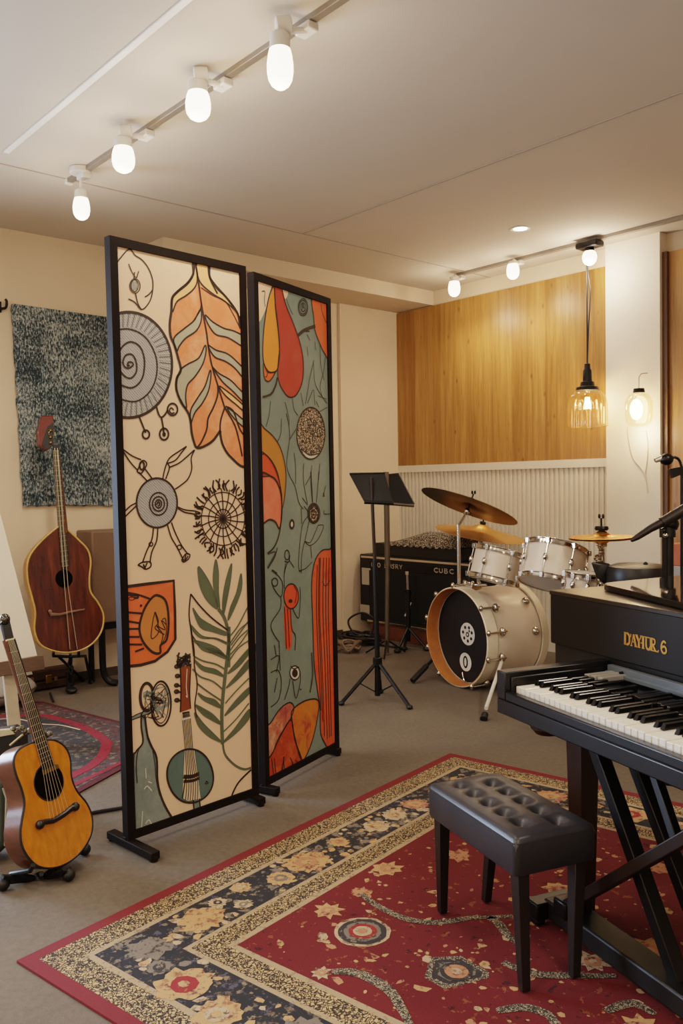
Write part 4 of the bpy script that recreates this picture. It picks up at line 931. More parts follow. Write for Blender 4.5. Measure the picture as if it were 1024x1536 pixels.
def sticker(px_, py_, r_, kind):
    c = onhead(px_, py_); b = MB(); X, Y = RTN, UP
    cc = lambda cx_, cy_, rr, k, n=24: [c-AX*(.0006*k)+X*(cx_+rr*math.cos(2*PI*i/n))+Y*(cy_+rr*math.sin(2*PI*i/n)) for i in range(n)]
    b.poly(cc(0, 0, r_, 1), 0)
    if kind:
        for i in range(7):
            a = 2*PI*i/7+.3; b.poly(cc(r_*.62*math.cos(a), r_*.62*math.sin(a), r_*.17, 2, 5), 1)
        b.poly(cc(0, -r_*.05, r_*.24, 2, 8), 1); b.poly(cc(0, -r_*.05, r_*.12, 3, 8), 0); b.poly(cc(r_*.25, r_*.28, r_*.12, 2, 6), 1)
    else:
        e = [c-AX*.0012+X*(r_*.42*math.cos(2*PI*i/20))+Y*(r_*.68*math.sin(2*PI*i/20)) for i in range(20)]; b.poly(e, 1)
        e = [c-AX*.0018+X*(r_*.2*math.cos(2*PI*i/20))+Y*(r_*.45*math.sin(2*PI*i/20)) for i in range(20)]; b.poly(e, 0)
    b.build('sticker', [STK, HEADB], bd, smooth=False, fix=False)
sticker(701, 951, .073, 1); sticker(698, 993, .06, 0)
b = MB(); b.tube(cr([onhead(695, 1008)-AX*.01, onhead(699, 1020)-AX*.015, onhead(708, 1026)-AX*.012]), .004, 6); b.build('cable_loop', CHROME, bd)
for th in (-62, -17, 12, 40, 95, 130, 165, 200, 235, 270):
    a = math.radians(th); rd = RTN*math.cos(a)+UP*math.sin(a); b = MB()
    p = BC+rd*(bdR-.004)
    if math.sin(a) < -.9: continue
    b.ell(p+AX*.125+rd*.004, .022, .022, .03, None, 12, 8); b.cyl(p-AX*.004+rd*.016, p+AX*.15+rd*.014, .006, n=8); b.ell(p+AX*.006+rd*.014, .014, .014, .02, None, 10, 6)
    b.build('claw_hook', CHROME, bd)
for th in (8, 46): 
    a = math.radians(th); rd = RTN*math.cos(a)+UP*math.sin(a); p = BC+rd*(bdR-.014)+AX*(bdL-.10)
    MB().ell(p, .028, .028, .028, None, 14, 8).build('shell_lug', CHROME, bd)
# spurs
f1 = onz(725, 1082); f0 = dep(762, 985, (f1-EYE).dot(CF)+.28)
f0 = BC + RTN*(bdR-.03) + AX*.14 - UP*.11
b = MB(); b.tube([f0, f0*.12+(f1+V(0, 0, .03))*.88], .011, 10); o = b.build('spur', pm('white_spur', '#d8d2c6', .35), bd); o['label'] = 'white spur leg with black rubber foot'
d_ = (f1+V(0, 0, .012)-f0).normalized(); b = MB(); b.cyl(f1+V(0, 0, .012)-d_*.05, f1+V(0, 0, .012), .019, .021, 14); b.build('rubber_foot', BLACKP, o, bevel=.003)
s0 = onz(618, 1026); s1 = BC - RTN*(bdR-.03) + AX*.12 - UP*.13
b = MB(); b.tube([s1, s0+V(0, 0, .02)], .011, 10); o = b.build('spur', BLACK, bd)
b = MB(); d_ = (s0+V(0, 0, .02)-s1).normalized(); b.cyl(s0+V(0, 0, .02)-d_*.16, s0+V(0, 0, .02), .019, n=12); b.build('rubber_foot', BLACKP, o, bevel=.003)
b = MB(); tp = BC+UP*(bdR-.012)+AX*.12; b.box(tp+UP*.012, (.12, .10, .03)); 
for dx in (-.05, -.02, .03, .06): b.ell(tp+V(dx, -.04+abs(dx), .03), .014, .014, .018, None, 10, 6)
b.cyl(tp+V(.0, -.02, .02), tp+V(.14, 0, .03), .009, n=8); b.build('tom_mount', CHROME, bd, bevel=.004)

def drum(name, label, c, axis, R_, Hh, nlug, a0, rt=None):
    axis = axis.normalized(); root = thing(name, label, 'drum', c-axis*Hh/2, 0, 'white tom drums' if name == 'tom_drum' else None)
    o_ = c-axis*Hh/2
    b = MB(); b.lathe([(R_-.004, .02), (R_, .022), (R_, Hh-.022), (R_-.004, Hh-.02)], o_, axis, 48); b.build('shell', DRW, root)
    for h0, h1 in ((-.008, .026), (Hh-.026, Hh+.008)):
        b = MB(); b.lathe([(R_+.001, h0), (R_+.010, h0), (R_+.010, h0+.005), (R_+.006, h0+.008), (R_+.006, h1-.008), (R_+.010, h1-.005), (R_+.010, h1), (R_+.001, h1), (R_+.001, h0)], o_, axis, 48)
        x, y = frame_to(axis)
        for i in range(nlug):
            a = a0+2*PI*i/nlug; b.box(o_+axis*((h0+h1)/2)+(x*math.cos(a)+y*math.sin(a))*(R_+.012), (.022, .022, .03))
        b.build('rim', CHROME, root, bevel=.002)
    for h, nm in ((0.0, 'bottom_head'), (Hh, 'top_head')):
        MB().lathe([(.001, h), (R_+.001, h)], o_, axis, 48).build(nm, HEADW, root)
    x, y = frame_to(axis)
    for i in range(nlug):
        a = a0+2*PI*i/nlug; rd = x*math.cos(a)+y*math.sin(a); b = MB(); p = o_+rd*(R_+.012)
        b.cyl(p+axis*.0, p+axis*Hh, .0038, n=8); b.ell(p+axis*Hh*.5, .014, .014, .024, None, 10, 8); b.build('lug', CHROME, root)
    return root
t2c = dep(829, 849, 5.05); t1c = dep(743, 848, 5.3)
drum('tom_drum', 'larger white tom drum with its underside showing, beside the gold cymbal', t2c, V(-.033, .40, 1), .182, .225, 8, .35)
drum('tom_drum', 'smaller white tom drum tilted back, directly above the bass drum', t1c, V(.09, .276, 1), .143, .195, 6, .2)
sn = dep(872, 868, 4.71)
snd = drum('snare_drum', 'chrome rimmed snare drum half hidden behind the piano, left of the black throne', sn-V(0, 0, .03), V(.1, .05, 1), .09, .12, 8, .1)
MB().cyl(V(sn.x, sn.y, .02), sn-V(0, 0, .10), .012, n=12).build('stand_pole', CHROME, snd)
MB().lathe([(.001, 0), (.07, 0), (.07, .012), (.016, .022), (.001, .022)], (sn.x, sn.y, 0), n=28).build('stand_base', CHROME, snd)
def tripod(root, c, h, r_, mats, n=3, a0=0., rod=.009, foot=.014):
    for i in range(n):
        a = a0+2*PI*i/n; e = V(c.x+r_*math.cos(a), c.y+r_*math.sin(a), foot)
        b = MB(); b.tube([V(c.x, c.y, h), e], rod, 8); o = b.build('leg', mats, root)
        MB().ell(e, foot*1.2, foot*1.2, foot, None, 10, 6).build('rubber_foot', BLACKP, o)
def cymbal_stand(label, c, axis, R_, mat, bell, base, dome=.05, two=False, grp='cymbals of the drum kit', name='cymbal_stand', tr_=.26, top=.05, a0=.4):
    axis = axis.normalized(); root = thing(name, label, 'cymbal', (base.x, base.y, 0), 0, grp)
    b = MB(); prof = [(.012, dome), (bell*.5, dome-.006), (bell*.85, dome-.02), (bell, dome-.028), (R_*.6, (dome-.028)*.5), (R_, 0), (R_, -.002), (R_*.6, (dome-.028)*.5-.003), (bell, dome-.032), (.012, dome-.004)]
    b.lathe(prof, c, axis, 64)
    if two: b.lathe([(r_, -h_+.0) for r_, h_ in prof], c-axis*.012, axis, 64)
    b.build('cymbal', mat, root, angle=60)
    b = MB(); b.cyl(c-axis*.03, c+axis*(dome+top), .0055, n=10); b.lathe([(.02, dome), (.024, dome+.008), (.02, dome+.018), (.001, dome+.02)], c, axis, 20)
    for s_ in (-1, 1): b.ell(c+axis*(dome+top)+V(.012*s_, 0, .01), .009, .005, .014, None, 10, 6)
    b.build('wing_nut', BLACK, root)
    j = c-axis*.035
    b = MB(); b.ell(j, .02, .02, .026, None, 12, 8); b.cyl(j-V(.03, 0, .012), j+V(.03, 0, -.012), .009, n=10)
    b.tube([j, V(base.x, base.y, j.z-.10)], .010, 10); b.build('tilter', CHROME, root)
    b = MB(); b.cyl(V(base.x, base.y, .05), V(base.x, base.y, j.z-.09), .0125, n=14); b.cyl(V(base.x, base.y, j.z*.5), V(base.x, base.y, j.z*.5+.05), .02, n=14); b.build('pole', CHROME, root)
    tripod(root, base, .36, tr_, CHROME, a0=a0); return root
def camn(c): return (EYE-c).normalized()
e_r = dep(775, 786, 5.86); e_l = dep(632, 734, 5.92); R_ = (e_r-e_l).length/2; ux = (e_r-e_l).normalized()
nn = V(0, .10, 1); nn = (nn-ux*nn.dot(ux)).normalized()
# the big cymbal shows its underside: tipped towards the drummer behind
nn = (Matrix.Rotation(math.radians(-6), 3, ux) @ nn)
c1_ = (e_r+e_l)/2
bs = dep(688, 860, 5.95); cymbal_stand('large dark bronze cymbal tilted steeply, highest of the drum kit', c1_, nn, R_, BRZ, .055, V(bs.x, bs.y, 0), .045, a0=2.2, tr_=.13)
e_r = dep(790, 812, 6.30); e_l = dep(653, 790, 6.36); R_ = (e_r-e_l).length/2; ux = (e_r-e_l).normalized(); nn = V(-.02, .02, 1); nn = (nn-ux*nn.dot(ux)).normalized(); nn = Matrix.Rotation(math.radians(7), 3, ux) @ nn
c2_ = (e_r+e_l)/2; bs = dep(717, 860, 6.36); cymbal_stand('golden cymbal with raised bell directly under the large dark cymbal', c2_, nn, R_, BRS, .07, V(bs.x, bs.y, 0), .075, a0=1., tr_=.12)
c3_ = dep(902, 805, 4.85); bs = V(c3_.x-.0, c3_.y+.01, 0); R_ = 48/F*4.85
nn = Matrix.Rotation(math.radians(2), 3, V(1, 0, 0)) @ V(0, 0, 1)
cymbal_stand('flat golden hi-hat cymbal pair on its own stand before the white pillar', c3_, nn, R_, GOLDH, .05, bs, .036, two=True, name='hi_hat', top=.07, a0=1.25, tr_=.2)
hh = [o for o in C.objects if o.name == 'hi_hat'][0]; b = MB(); rnd = random.Random(12)
for i in range(9):
    z_ = c3_.z-.06-.017*i; b.ell(V(c3_.x+rnd.uniform(-.02, .02), c3_.y-.012, z_), .016+.002*i, .016, .012, None, 10, 6)
b.build('clamp_stack', CHROME, hh)
b = MB(); b.lathe([(.001, .062), (.034, .06), (.04, .048), (.034, .036), (.001, .036)], c3_, UP, 24); b.build('felt_cup', BLACK, hh)
# drum throne
c = dep(956, 866, 4.45); th_ = thing('drum_throne', 'black padded drum throne just behind the piano lid, under the microphone', 'stool', (c.x, c.y, 0))
THR = pm('throne_black_leather', '#131211', .42, 0, .2, 12)
b = MB(); rx = 45/F*4.45; b.lathe([(.001, -.06), (rx*.92, -.06), (rx, -.04), (rx, .03), (rx*.93, .058), (rx*.75, .068), (.001, .07)], c, UP, 40); b.build('seat', THR, th_)
b = MB(); b.cyl(c-UP*.05, V(c.x, c.y, .12), .016, n=14); b.build('post', CHROME, th_); tripod(th_, V(c.x, c.y, 0), .3, .14, CHROME, a0=.5)
b = MB(); q_ = dep(968, 846, 4.42); b.ell(q_, .012, .012, .012); b.cyl(q_, V(q_.x, q_.y, c.z+.02), .004, n=8); b.build('knob', BLACK, th_)
p_ = [dep(x, y, 4.5) for x, y in ((884, 842), (900, 846), (924, 868), (925, 880), (908, 880), (893, 866))]
b = MB(); b.prism(p_, V(.02, .06, 0)); b.build('backrest', THR, th_, bevel=.008, seg=3)
b = MB(); m_ = (p_[3]+p_[4])/2+V(.01, .03, 0); b.tube([m_, m_*.5+V(c.x, c.y, c.z-.07)*.5-V(0, 0, .03), V(c.x, c.y, c.z-.08)], .012, 8); b.build('backrest_arm', CHROME, th_)
# bass drum pedal
pp = onz(792, 1000); pd = thing('drum_pedal', 'black and chrome drum pedal on the carpet between bass drum and piano', 'pedal', pp)
dr = V(.6, -.8, 0); sd = V(.8, .6, 0)
b = MB(); b.prism([pp+sd*x_+dr*y_+V(0, 0, .001) for x_, y_ in ((-.06, -.15), (.06, -.15), (.05, .14), (-.05, .14))], V(0, 0, .015)); b.build('base_plate', BLACK, pd, bevel=.003)
b = MB(); b.add([pp+sd*x_+dr*y_+V(0, 0, z_) for x_, y_, z_ in ((-.045, -.13, .13), (.045, -.13, .13), (.05, .13, .03), (-.05, .13, .03), (-.045, -.13, .115), (.045, -.13, .115), (.05, .13, .015), (-.05, .13, .015))], [(0, 1, 2, 3), (7, 6, 5, 4), (0, 4, 5, 1), (1, 5, 6, 2), (2, 6, 7, 3), (3, 7, 4, 0)]); b.build('footboard', CHROME, pd, bevel=.003)
b = MB()
for s_ in (-1, 1): b.tube([pp+sd*.07*s_-dr*.14+V(0, 0, .015), pp+sd*.065*s_-dr*.15+V(0, 0, .24)], .010, 8)
b.cyl(pp-sd*.07-dr*.15+V(0, 0, .235), pp+sd*.07-dr*.15+V(0, 0, .235), .009, n=10); b.build('frame', BLACK, pd)
b = MB(); b.tube([pp-dr*.15+V(0, 0, .235), pp-dr*.10+V(0, 0, .36)], .005, 8); b.ell(pp-dr*.10+V(0, 0, .37), .025, .025, .03, None, 12, 8); b.build('beater', BLACKP, pd)
# ================================================================== amplifier stack by the back wall
YA = 4.93
def ay(x, y, dy=0): return onY(x, y, YA+dy)
AMP = pm('amp_black_tolex', '#131210', .55, 0, .2, 20, .2, 200); GRIL = pm('amp_black_cloth', '#0e0d0c', .8, 0, .2, 60); SNAKE = leopard('snakeskin_fabric', '#a89a86', '#1d1a17', 75, (.12, .22), .7)
aL = ay(539, 840).x; aR = ay(704, 840).x; zb = .13; zt2 = ay(620, 837).z
am_ = thing('guitar_amplifier', 'black guitar amplifier cabinet with chrome trim against the back corner wall', 'amplifier', ((aL+aR)/2, YA+.2, .13))
MB().bb((aL, YA, zb), (aR, YA+.36, zt2)).build('cabinet', AMP, am_, bevel=.012, seg=3)
MB().bb((aL+.13, YA-.012, zb+.05), (aR-.03, YA, zt2-.13)).build('speaker_grille', GRIL, am_, bevel=.003)
b = MB(); b.bb((aL+.03, YA-.012, zt2-.03), (aR, YA+.006, zt2-.012)); b.bb((aL+.1, YA-.012, zb+.005), (aR-.03, YA, zb+.022)); b.build('chrome_trim', CHROME, am_, bevel=.002)
MB().bb((aL+.13, YA-.008, zt2-.115), (aR-.05, YA, zt2-.05)).build('logo_strip', BLACK, am_, bevel=.001)
def glyphs(name, txt, x0, z0, h, w_, mat, parent):
    """plain letterforms on the amplifier's logo strip"""
    G = {'C': [[(1, .85), (.6, 1), (.1, .8), (0, .5), (.1, .2), (.6, 0), (1, .15)]], 'U': [[(0, 1), (0, .2), (.4, 0), (.8, .2), (.8, 1)]], 'B': [[(0, 0), (0, 1), (.7, .9), (.6, .55), (0, .5)], [(.5, .5), (.85, .3), (.6, 0), (0, 0)]],
         'O': [[(.5, 1), (.05, .8), (0, .4), (.3, 0), (.8, .1), (1, .5), (.8, .9), (.5, 1)]], 'E': [[(.8, 1), (0, 1), (0, 0), (.8, 0)], [(0, .5), (.6, .5)]], 'M': [[(0, 0), (0, 1), (.5, .4), (1, 1), (1, 0)]], 'S': [[(.9, .9), (.4, 1), (.1, .75), (.8, .35), (.5, 0), (0, .1)]], 'R': [[(0, 0), (0, 1), (.8, .9), (.7, .5), (0, .5)], [(.35, .5), (.9, 0)]], 'Y': [[(0, 1), (.5, .5), (1, 1)], [(.5, .5), (.5, 0)]], 'I': [[(.4, 0), (.4, 1)]], ' ': []}
    b = MB(); x = x0
    for ch in txt:
        for s_ in G[ch]: b.ribbon([V(x+p*w_*.72, YA-.0085, z0+q*h) for p, q in s_], h*.24, False, (0, -1, 0))
        x += w_
    return b.build(name, mat, parent, smooth=False, fix=False)
SILV = pm('silver_marks', '#b9b2a6', .4, .5, .1)
glyphs('lettering', 'ICO EMSRY', aL+.15, zt2-.098, .034, .043, SILV, am_); glyphs('lettering', 'CUBC', ay(652, 845).x, zt2-.098, .034, .054, SILV, am_)
b = MB(); b.bb((ay(541, 850).x+.02, YA-.01, ay(541, 876).z), (ay(556, 850).x, YA, ay(541, 851).z)); b.build('input_plate', SILV, am_, bevel=.003)
b = MB(); b.bb((aL+.01, YA-.01, ay(541, 920).z), (ay(556, 850).x, YA, ay(541, 906).z)); b.build('corner_plate', SILV, am_, bevel=.003)
RBOX = wood('reddish_wood', '#4f2c1e', '#6b3d2a', '#7d4a35', (6, 1, 30), .5)
rb = thing('wooden_plinth', 'low reddish wooden box under the black guitar amplifier', 'box', ((aL+aR)/2, YA+.17, 0))
MB().bb((aL+.1, YA+.02, 0), (aR-.05, YA+.33, zb)).build('box', RBOX, rb, bevel=.004)
# head with patterned cover on top
hx0, hx1 = ay(556, 830).x, ay(688, 830).x; hz = zt2
hd = thing('amplifier_head', 'black amplifier head lying on the cabinet under a snakeskin patterned cover', 'amplifier', ((hx0+hx1)/2, YA+.17, zt2))
hz1 = ay(620, 818).z
b = MB(); b.prism([V(hx0-.01, YA+.02, hz), V(hx1+.03, YA+.02, hz), V(hx1, YA+.02, hz1), V(hx0+.02, YA+.02, hz1)], V(0, .30, 0)); b.build('case', AMP, hd, bevel=.008)
zc = ay(620, 801).z; cx0 = ay(574, 820).x
b = MB(); vs = []; fs = []
for j in range(9):
    for i in range(25):
        u_, v_ = i/24, j/8; x = cx0+(hx1-cx0+.01)*u_; y = YA+.005+.31*v_
        pr = min(1, u_*2.2)*.95*(1-.1*u_); z = hz1+.004+(zc-hz1+.02)*pr*math.sin(PI*min(1, .12+v_*.8))
        if i in (0, 24) or j in (0, 8): z = hz1-.004-.016*(i % 2) if j == 0 else hz1+.001
        vs.append(V(x, y, z))
for j in range(8):
    for i in range(24): fs.append((j*25+i, j*25+i+1, (j+1)*25+i+1, (j+1)*25+i))
b.add(vs, fs); b.build('patterned_cover', SNAKE, hd, angle=70)
# cable heap in the corner
rnd = random.Random(8); CBL = pm('black_cable', '#1b1816', .5)
for k_, (lab, nm, m_, x0, x1, y0, y1, n, r_) in enumerate((('tangled heap of black cables on the carpet left of the amplifier', 'cable_heap', CBL, 508, 552, 912, 950, 4, .010), ('small brown cable coil on the carpet in front of the black cable heap', 'cable_coil', pm('brown_cable', '#6b5847', .6), 510, 545, 908, 935, 2, .012))):
    b = MB()
    for s_ in range(n):
        P = []
        for i in range(26):
            c = onz(rnd.uniform(x0, x1), 952); a = i*.9; q = rnd.uniform(.05, .15) if k_ == 0 else rnd.uniform(.05, .085)
            cxx, cyy = (-5.2+.02*s_, 4.68) if k_ == 0 else (-4.98, 4.38)
            P.append(V(cxx+q*1.4*math.cos(a), cyy+q*math.sin(a), max(.013, (.02 if k_ == 0 else .014)+rnd.uniform(0, .09)*(1-q*3))))
        b.tube(cr(P, False, 4), r_, 6)
    if k_ == 0: b.tube(cr([V(-5.16, 4.60, .1), V(-5.20, 4.58, .20), V(-5.12, 4.66, .26), V(-5.05, 4.72, .20), V(-5.08, 4.70, .08)], True, 5), .009, 6, True); b.tube(cr([V(-5.05, 4.72, .012), V(-4.9, 4.70, .012), V(-4.8, 4.72, .012), V(-4.72, 4.68, .012)]), .008, 6)
    tag(b.build(nm, m_), lab, 'cable')
# ================================================================== music stands
def desk(root, quad, D0, slope, mat):
    """tilted music desk seen from behind; quad pixel corners"""
    n_ = slope; P0 = dep(*quad[2], D0); P = [onpl(x, y, P0, n_) for x, y in quad]
    off = n_.normalized()*.006; b = MB(); b.prism(P, off); o = b.build('desk', mat, root, smooth=False, bevel=.002); return P
mb_ = onz(566, 1052); f1 = onz(512, 1058); f2 = onz(614, 1064); mid = (f1+f2)/2
ms = thing('music_stand', 'black tripod music stand with a sloping desk right of the green mural panel', 'music stand', (mb_.x, mb_.y, 0), 0, 'music stands')
mD = (mb_-EYE).dot(CF); ptop = dep(557, 716, mD-.02); pj = dep(566, 992, mD); slid = dep(567, 1048, mD); slid.z = max(slid.z, .05)
b = MB(); b.tube([V(mb_.x, mb_.y, .035), pj], .017, 12); b.tube([pj, dep(562, 840, mD)], .015, 12); b.build('pole', BLACK, ms)
b = MB(); b.tube([dep(562, 842, mD), dep(558, 750, mD-.01), ptop], .0105, 10); b.build('upper_pole', pm('dark_brown_tube', '#2e211b', .4, .3), ms)
b = MB(); b.cyl(pj-V(0, 0, .025), pj+V(0, 0, .025), .028, n=14); b.build('collar', BLACK, ms, bevel=.004)
third = mb_+(mb_-mid)*1.4
for e in (f1, f2, third):
    e = V(e.x, e.y, .014); b = MB(); b.tube([pj, e], .0115, 8); o = b.build('leg', BLACK, ms); MB().ell(e, .02, .02, .014, None, 10, 6).build('rubber_foot', BLACKP, o)
    h = pj*.48+e*.52; b = MB(); b.bar(h, V(mb_.x, mb_.y, .05), .018, .006); b.build('strut', BLACK, ms)
sl = Matrix.Rotation(math.radians(0), 3, 'Z') @ V(.60, -.35, .72)
P = desk(ms, [(524, 712), (577, 711), (590, 755), (546, 753)], mD-.02, V(.68, -.62, .30), BLACK)
MB().tube([P[0]+V(0, 0, .004), P[1]+V(0, 0, .004)], .007, 8).build('desk_rim', BLACK, ms); MB().tube([P[3], P[2]], .012, 8).build('desk_lip', BLACK, ms)
s2 = onz(580, 983); sD = (s2-EYE).dot(CF)
m2 = thing('music_stand', 'slim grey music stand farther back, its pole before the black amplifier', 'music stand', (s2.x, s2.y, 0), 0, 'music stands')
GRB = pm('grey_brown_tube', '#5e5348', .45, .4, .15)
b = MB(); b.tube([V(s2.x, s2.y, .02), dep(581, 850, sD)], .017, 12); b.tube([dep(581, 850, sD), dep(579, 708, sD)], .022, 12); b.build('pole', GRB, m2)
for a in (3.6, 5.4, 1.4):
    e = V(s2.x+.17*math.cos(a), s2.y+.17*math.sin(a), .01); b = MB(); b.tube([V(s2.x, s2.y, .12), e], .007, 6); b.build('leg', BLACK, m2)
P = desk(m2, [(570, 713), (597, 710), (621, 756), (577, 755)], sD-.03, V(.68, -.62, .30), BLACK)
MB().tube([P[0], P[1], P[2]], .006, 8).build('desk_rim', GRB, m2); MB().tube([P[3], P[2]+V(0, 0, -.013)], .012, 8).build('desk_lip', GRB, m2)
# small stand in front of the amplifier
c = onz(612, 973); D = (c-EYE).dot(CF)
ps = thing('percussion_stand', 'short black tripod stand with chrome tip before the amplifier, behind the bass drum', 'stand', (c.x, c.y, 0))
b = MB(); b.tube([V(c.x, c.y, .06), dep(612, 888, D)], .020, 12); b.build('pole', BLACK, ps)
b = MB(); b.tube([dep(612, 888, D), dep(611, 862, D)], .011, 10); b.cyl(dep(611, 862, D), dep(611, 857, D), .018, n=12); b.build('chrome_tip', CHROME, ps)
b = MB(); q_ = dep(612, 886, D); b.cyl(q_-CR*.04, q_+CR*.04, .008, n=8); b.cyl(q_-V(0, 0, .03), q_+V(0, 0, .01), .026, n=12); b.build('clamp', BLACK, ps)
b = MB(); q_ = dep(613, 915, D); b.tube([q_-CR*.03+V(0, 0, -.05), q_, q_+CR*.02+V(0, 0, .06)], .012, 8); b.build('grip', STEEL, ps)
for ex, ey in ((596, 979), (640, 976), (606, 975)):
    e = onz(ex, ey); e = V(e.x, e.y, .014); b = MB(); b.tube([V(c.x, c.y, .17), e], .011, 8); o = b.build('leg', BLACK, ps); MB().ell(e, .03, .03, .014, None, 10, 6).build('rubber_foot', BLACKP, o)

# ================================================================== microphones behind the piano
c = dep(1003, 868, 3.7); D = 3.7
mi = thing('microphone_stand', 'black microphone stand with a thick dark microphone angled over the piano lid', 'microphone', (c.x, c.y, 0))
b = MB(); b.tube([V(c.x, c.y, .03), dep(1004, 800, D)], .017, 14); b.build('pole', BLACK, mi)
b = MB(); b.cyl(dep(1004, 806, D), dep(1003, 782, D), .026, n=14); b.cyl(dep(992, 797, D), dep(1014, 790, D), .014, n=10); b.ell(dep(1006, 786, D), .034, .034, .03, None, 14, 8); b.build('clutch', BLACK, mi, bevel=.002)
b = MB(); b.ell(dep(998, 803, D-.02), .012, .012, .012); b.build('screw', CHROME, mi)
mic = [dep(x, y, D-.03) for x, y in ((946, 811), (955, 806), (975, 793), (992, 784), (1010, 774), (1030, 762), (1046, 752))]
b = MB(); b.tube(mic[:4], [.008, .013, .0165, .019], 14); b.tube(mic[3:6], [.0225, .024, .024], 14); b.build('microphone', pm('dark_brown_mic', '#241d1a', .42, .2), mi)
b = MB(); b.tube(mic[5:], [.02, .02], 12); b.tube([mic[6], mic[6]+(mic[6]-mic[5])*4], .010, 10); b.build('boom', BLACK, mi)
b = MB(); b.lathe([(.001, 0), (.1, 0), (.1, .02), (.03, .035), (.001, .036)], (c.x, c.y, 0), n=32); b.build('base', BLACK, mi)
D = 4.25; c = dep(1021, 870, D)
m3 = thing('gooseneck_microphone', 'small silver tipped gooseneck microphone at the upper right before the timber', 'microphone', (c.x, c.y, 0))
b = MB(); b.tube([dep(982, 691, D), dep(992, 687, D)], [.012, .016], 12); b.build('silver_tip', pm('bright_silver', '#d8d0c4', .3, .8), m3)
b = MB(); b.ell(dep(999, 689, D), .034, .034, .030, None, 14, 8); b.tube([dep(991, 688, D), dep(1006, 686, D)], .016, 12); b.build('head', BLACK, m3)
b = MB(); b.tube(cr([dep(1004, 686, D), dep(1012, 686, D), dep(1018, 690, D), dep(1022, 702, D), dep(1022, 720, D)]), .007, 8); b.tube([dep(1022, 718, D), dep(1022, 800, D), V(c.x, c.y, .03)], .007, 8); b.build('gooseneck', BLACK, m3)
b = MB(); b.prism([dep(x, y, D-.02) for x, y in ((1005, 703), (1022, 700), (1024, 711), (1009, 717))], CF*.03); b.build('clip', BLACK, m3)
b = MB(); b.cyl(V(c.x, c.y, 0), V(c.x, c.y, .03), .09, n=28); b.build('base', BLACK, m3)
D = 3.95; c = dep(997, 868, D)
m4 = thing('microphone_stand', 'thin black stand pole beside the thicker microphone stand, before the pillar edge', 'stand', (c.x, c.y, 0))
b = MB(); b.tube([V(c.x, c.y, .03), dep(996, 800, D)], .011, 10); b.build('pole', BLACK, m4)
b = MB(); b.cyl(dep(996, 806, D), dep(996, 790, D), .022, n=12); b.build('collar', BLACK, m4)
b = MB(); b.cyl(V(c.x, c.y, 0), V(c.x, c.y, .03), .08, n=28); b.build('base', BLACK, m4)
D = 4.75
cs_ = thing('storage_crate', 'grey crate with an orange panel behind the microphone stands at the right edge', 'crate', V(*dep(1012, 860, D).xy, 0))
p_ = [dep(x, y, D) for x, y in ((1000, 848), (1034, 848), (1034, 815), (1000, 815))]
b = MB(); b.bb((p_[0].x, p_[0].y, 0), (p_[0].x+.22, p_[0].y+.2, p_[0].z)); b.build('crate_body', pm('grey_crate', '#9b9792', .6), cs_, bevel=.004)
b = MB(); b.bb((p_[0].x+.005, p_[0].y+.0, p_[0].z), (p_[0].x+.08, p_[0].y+.2, p_[3].z)); b.build('orange_panel', pm('faded_orange', '#a5583a', .6), cs_, bevel=.004)
b = MB(); q_ = V(p_[0].x+.2, p_[0].y+.08, p_[0].z+.052)
for i in range(9): b.ell(q_+V(rnd.uniform(-.03, .05), rnd.uniform(-.06, .06), rnd.uniform(.0, .03)), .045, .05, .03, Matrix.Rotation(rnd.uniform(0, 3), 3, 'Z'), 12, 8)
tag(b.build('white_cloth', pm('white_cloth', '#cfc6b8', .8, 0, .1, 8)), 'crumpled white cloth lying on the grey crate at the right edge', 'cloth')

# ================================================================== tapestry and hook on the left wall
t = NT('blue_grey_woven_rug'); vec = t.coord((95, 95, 48)); f = t.noise(vec, 1.0, 3, .75); g_ = t.noise(t.coord((4, 4, 4)), 1.0, 4, .6); h_ = t.noise(t.coord((2, 2, 9)), 1.0, 3, .6)
a = t.node('ShaderNodeMath', operation='MULTIPLY_ADD'); a.inputs[1].default_value = .35; t.link(g_, a.inputs[0]); t.link(f, a.inputs[2])
a2 = t.node('ShaderNodeMath', operation='MULTIPLY_ADD'); a2.inputs[1].default_value = .22; t.link(h_, a2.inputs[0]); t.link(a.outputs[0], a2.inputs[2])
t.base(t.ramp(a2.outputs[0], [(.64, '#1b262b'), (.74, '#32424a'), (.85, '#838b8a'), (.95, '#adaea6')])); t.set(.95); t.bump(f, .8, .006); TAP = t.m
XT = XL+.03; P = [onX(x, y, XT) for x, y in ((18, 455), (172, 477), (176, 757), (35, 758))]
b = MB(); NXX, NZZ = 22, 34; rnd = random.Random(6); vs = []; fs = []
for s_ in range(2):
    for j in range(NZZ+1):
        for i in range(NXX+1):
            u_, v_ = i/NXX, j/NZZ; p = (P[0]*(1-u_)+P[1]*u_)*(1-v_)+(P[3]*(1-u_)+P[2]*u_)*v_
            e = (rnd.uniform(-.006, .006) if i in (0, NXX) else 0); ez = (rnd.uniform(-.012, .006) if j == NZZ else 0)
            vs.append(V(XT+.006*math.sin(u_*9+v_*3)*v_-(.016 if s_ else 0), p.y+e, p.z+ez))
n_ = (NXX+1)*(NZZ+1)
for j in range(NZZ):
    for i in range(NXX):
        k_ = j*(NXX+1)+i; fs += [(k_, k_+1, k_+NXX+2, k_+NXX+1), (n_+k_+NXX+1, n_+k_+NXX+2, n_+k_+1, n_+k_)]
b.add(vs, fs)
for i in range(NXX): b.add([vs[i], vs[i+1], vs[n_+i+1], vs[n_+i]], [(3, 2, 1, 0)]); q_ = NZZ*(NXX+1)+i; b.add([vs[q_], vs[q_+1], vs[n_+q_+1], vs[n_+q_]], [(0, 1, 2, 3)])
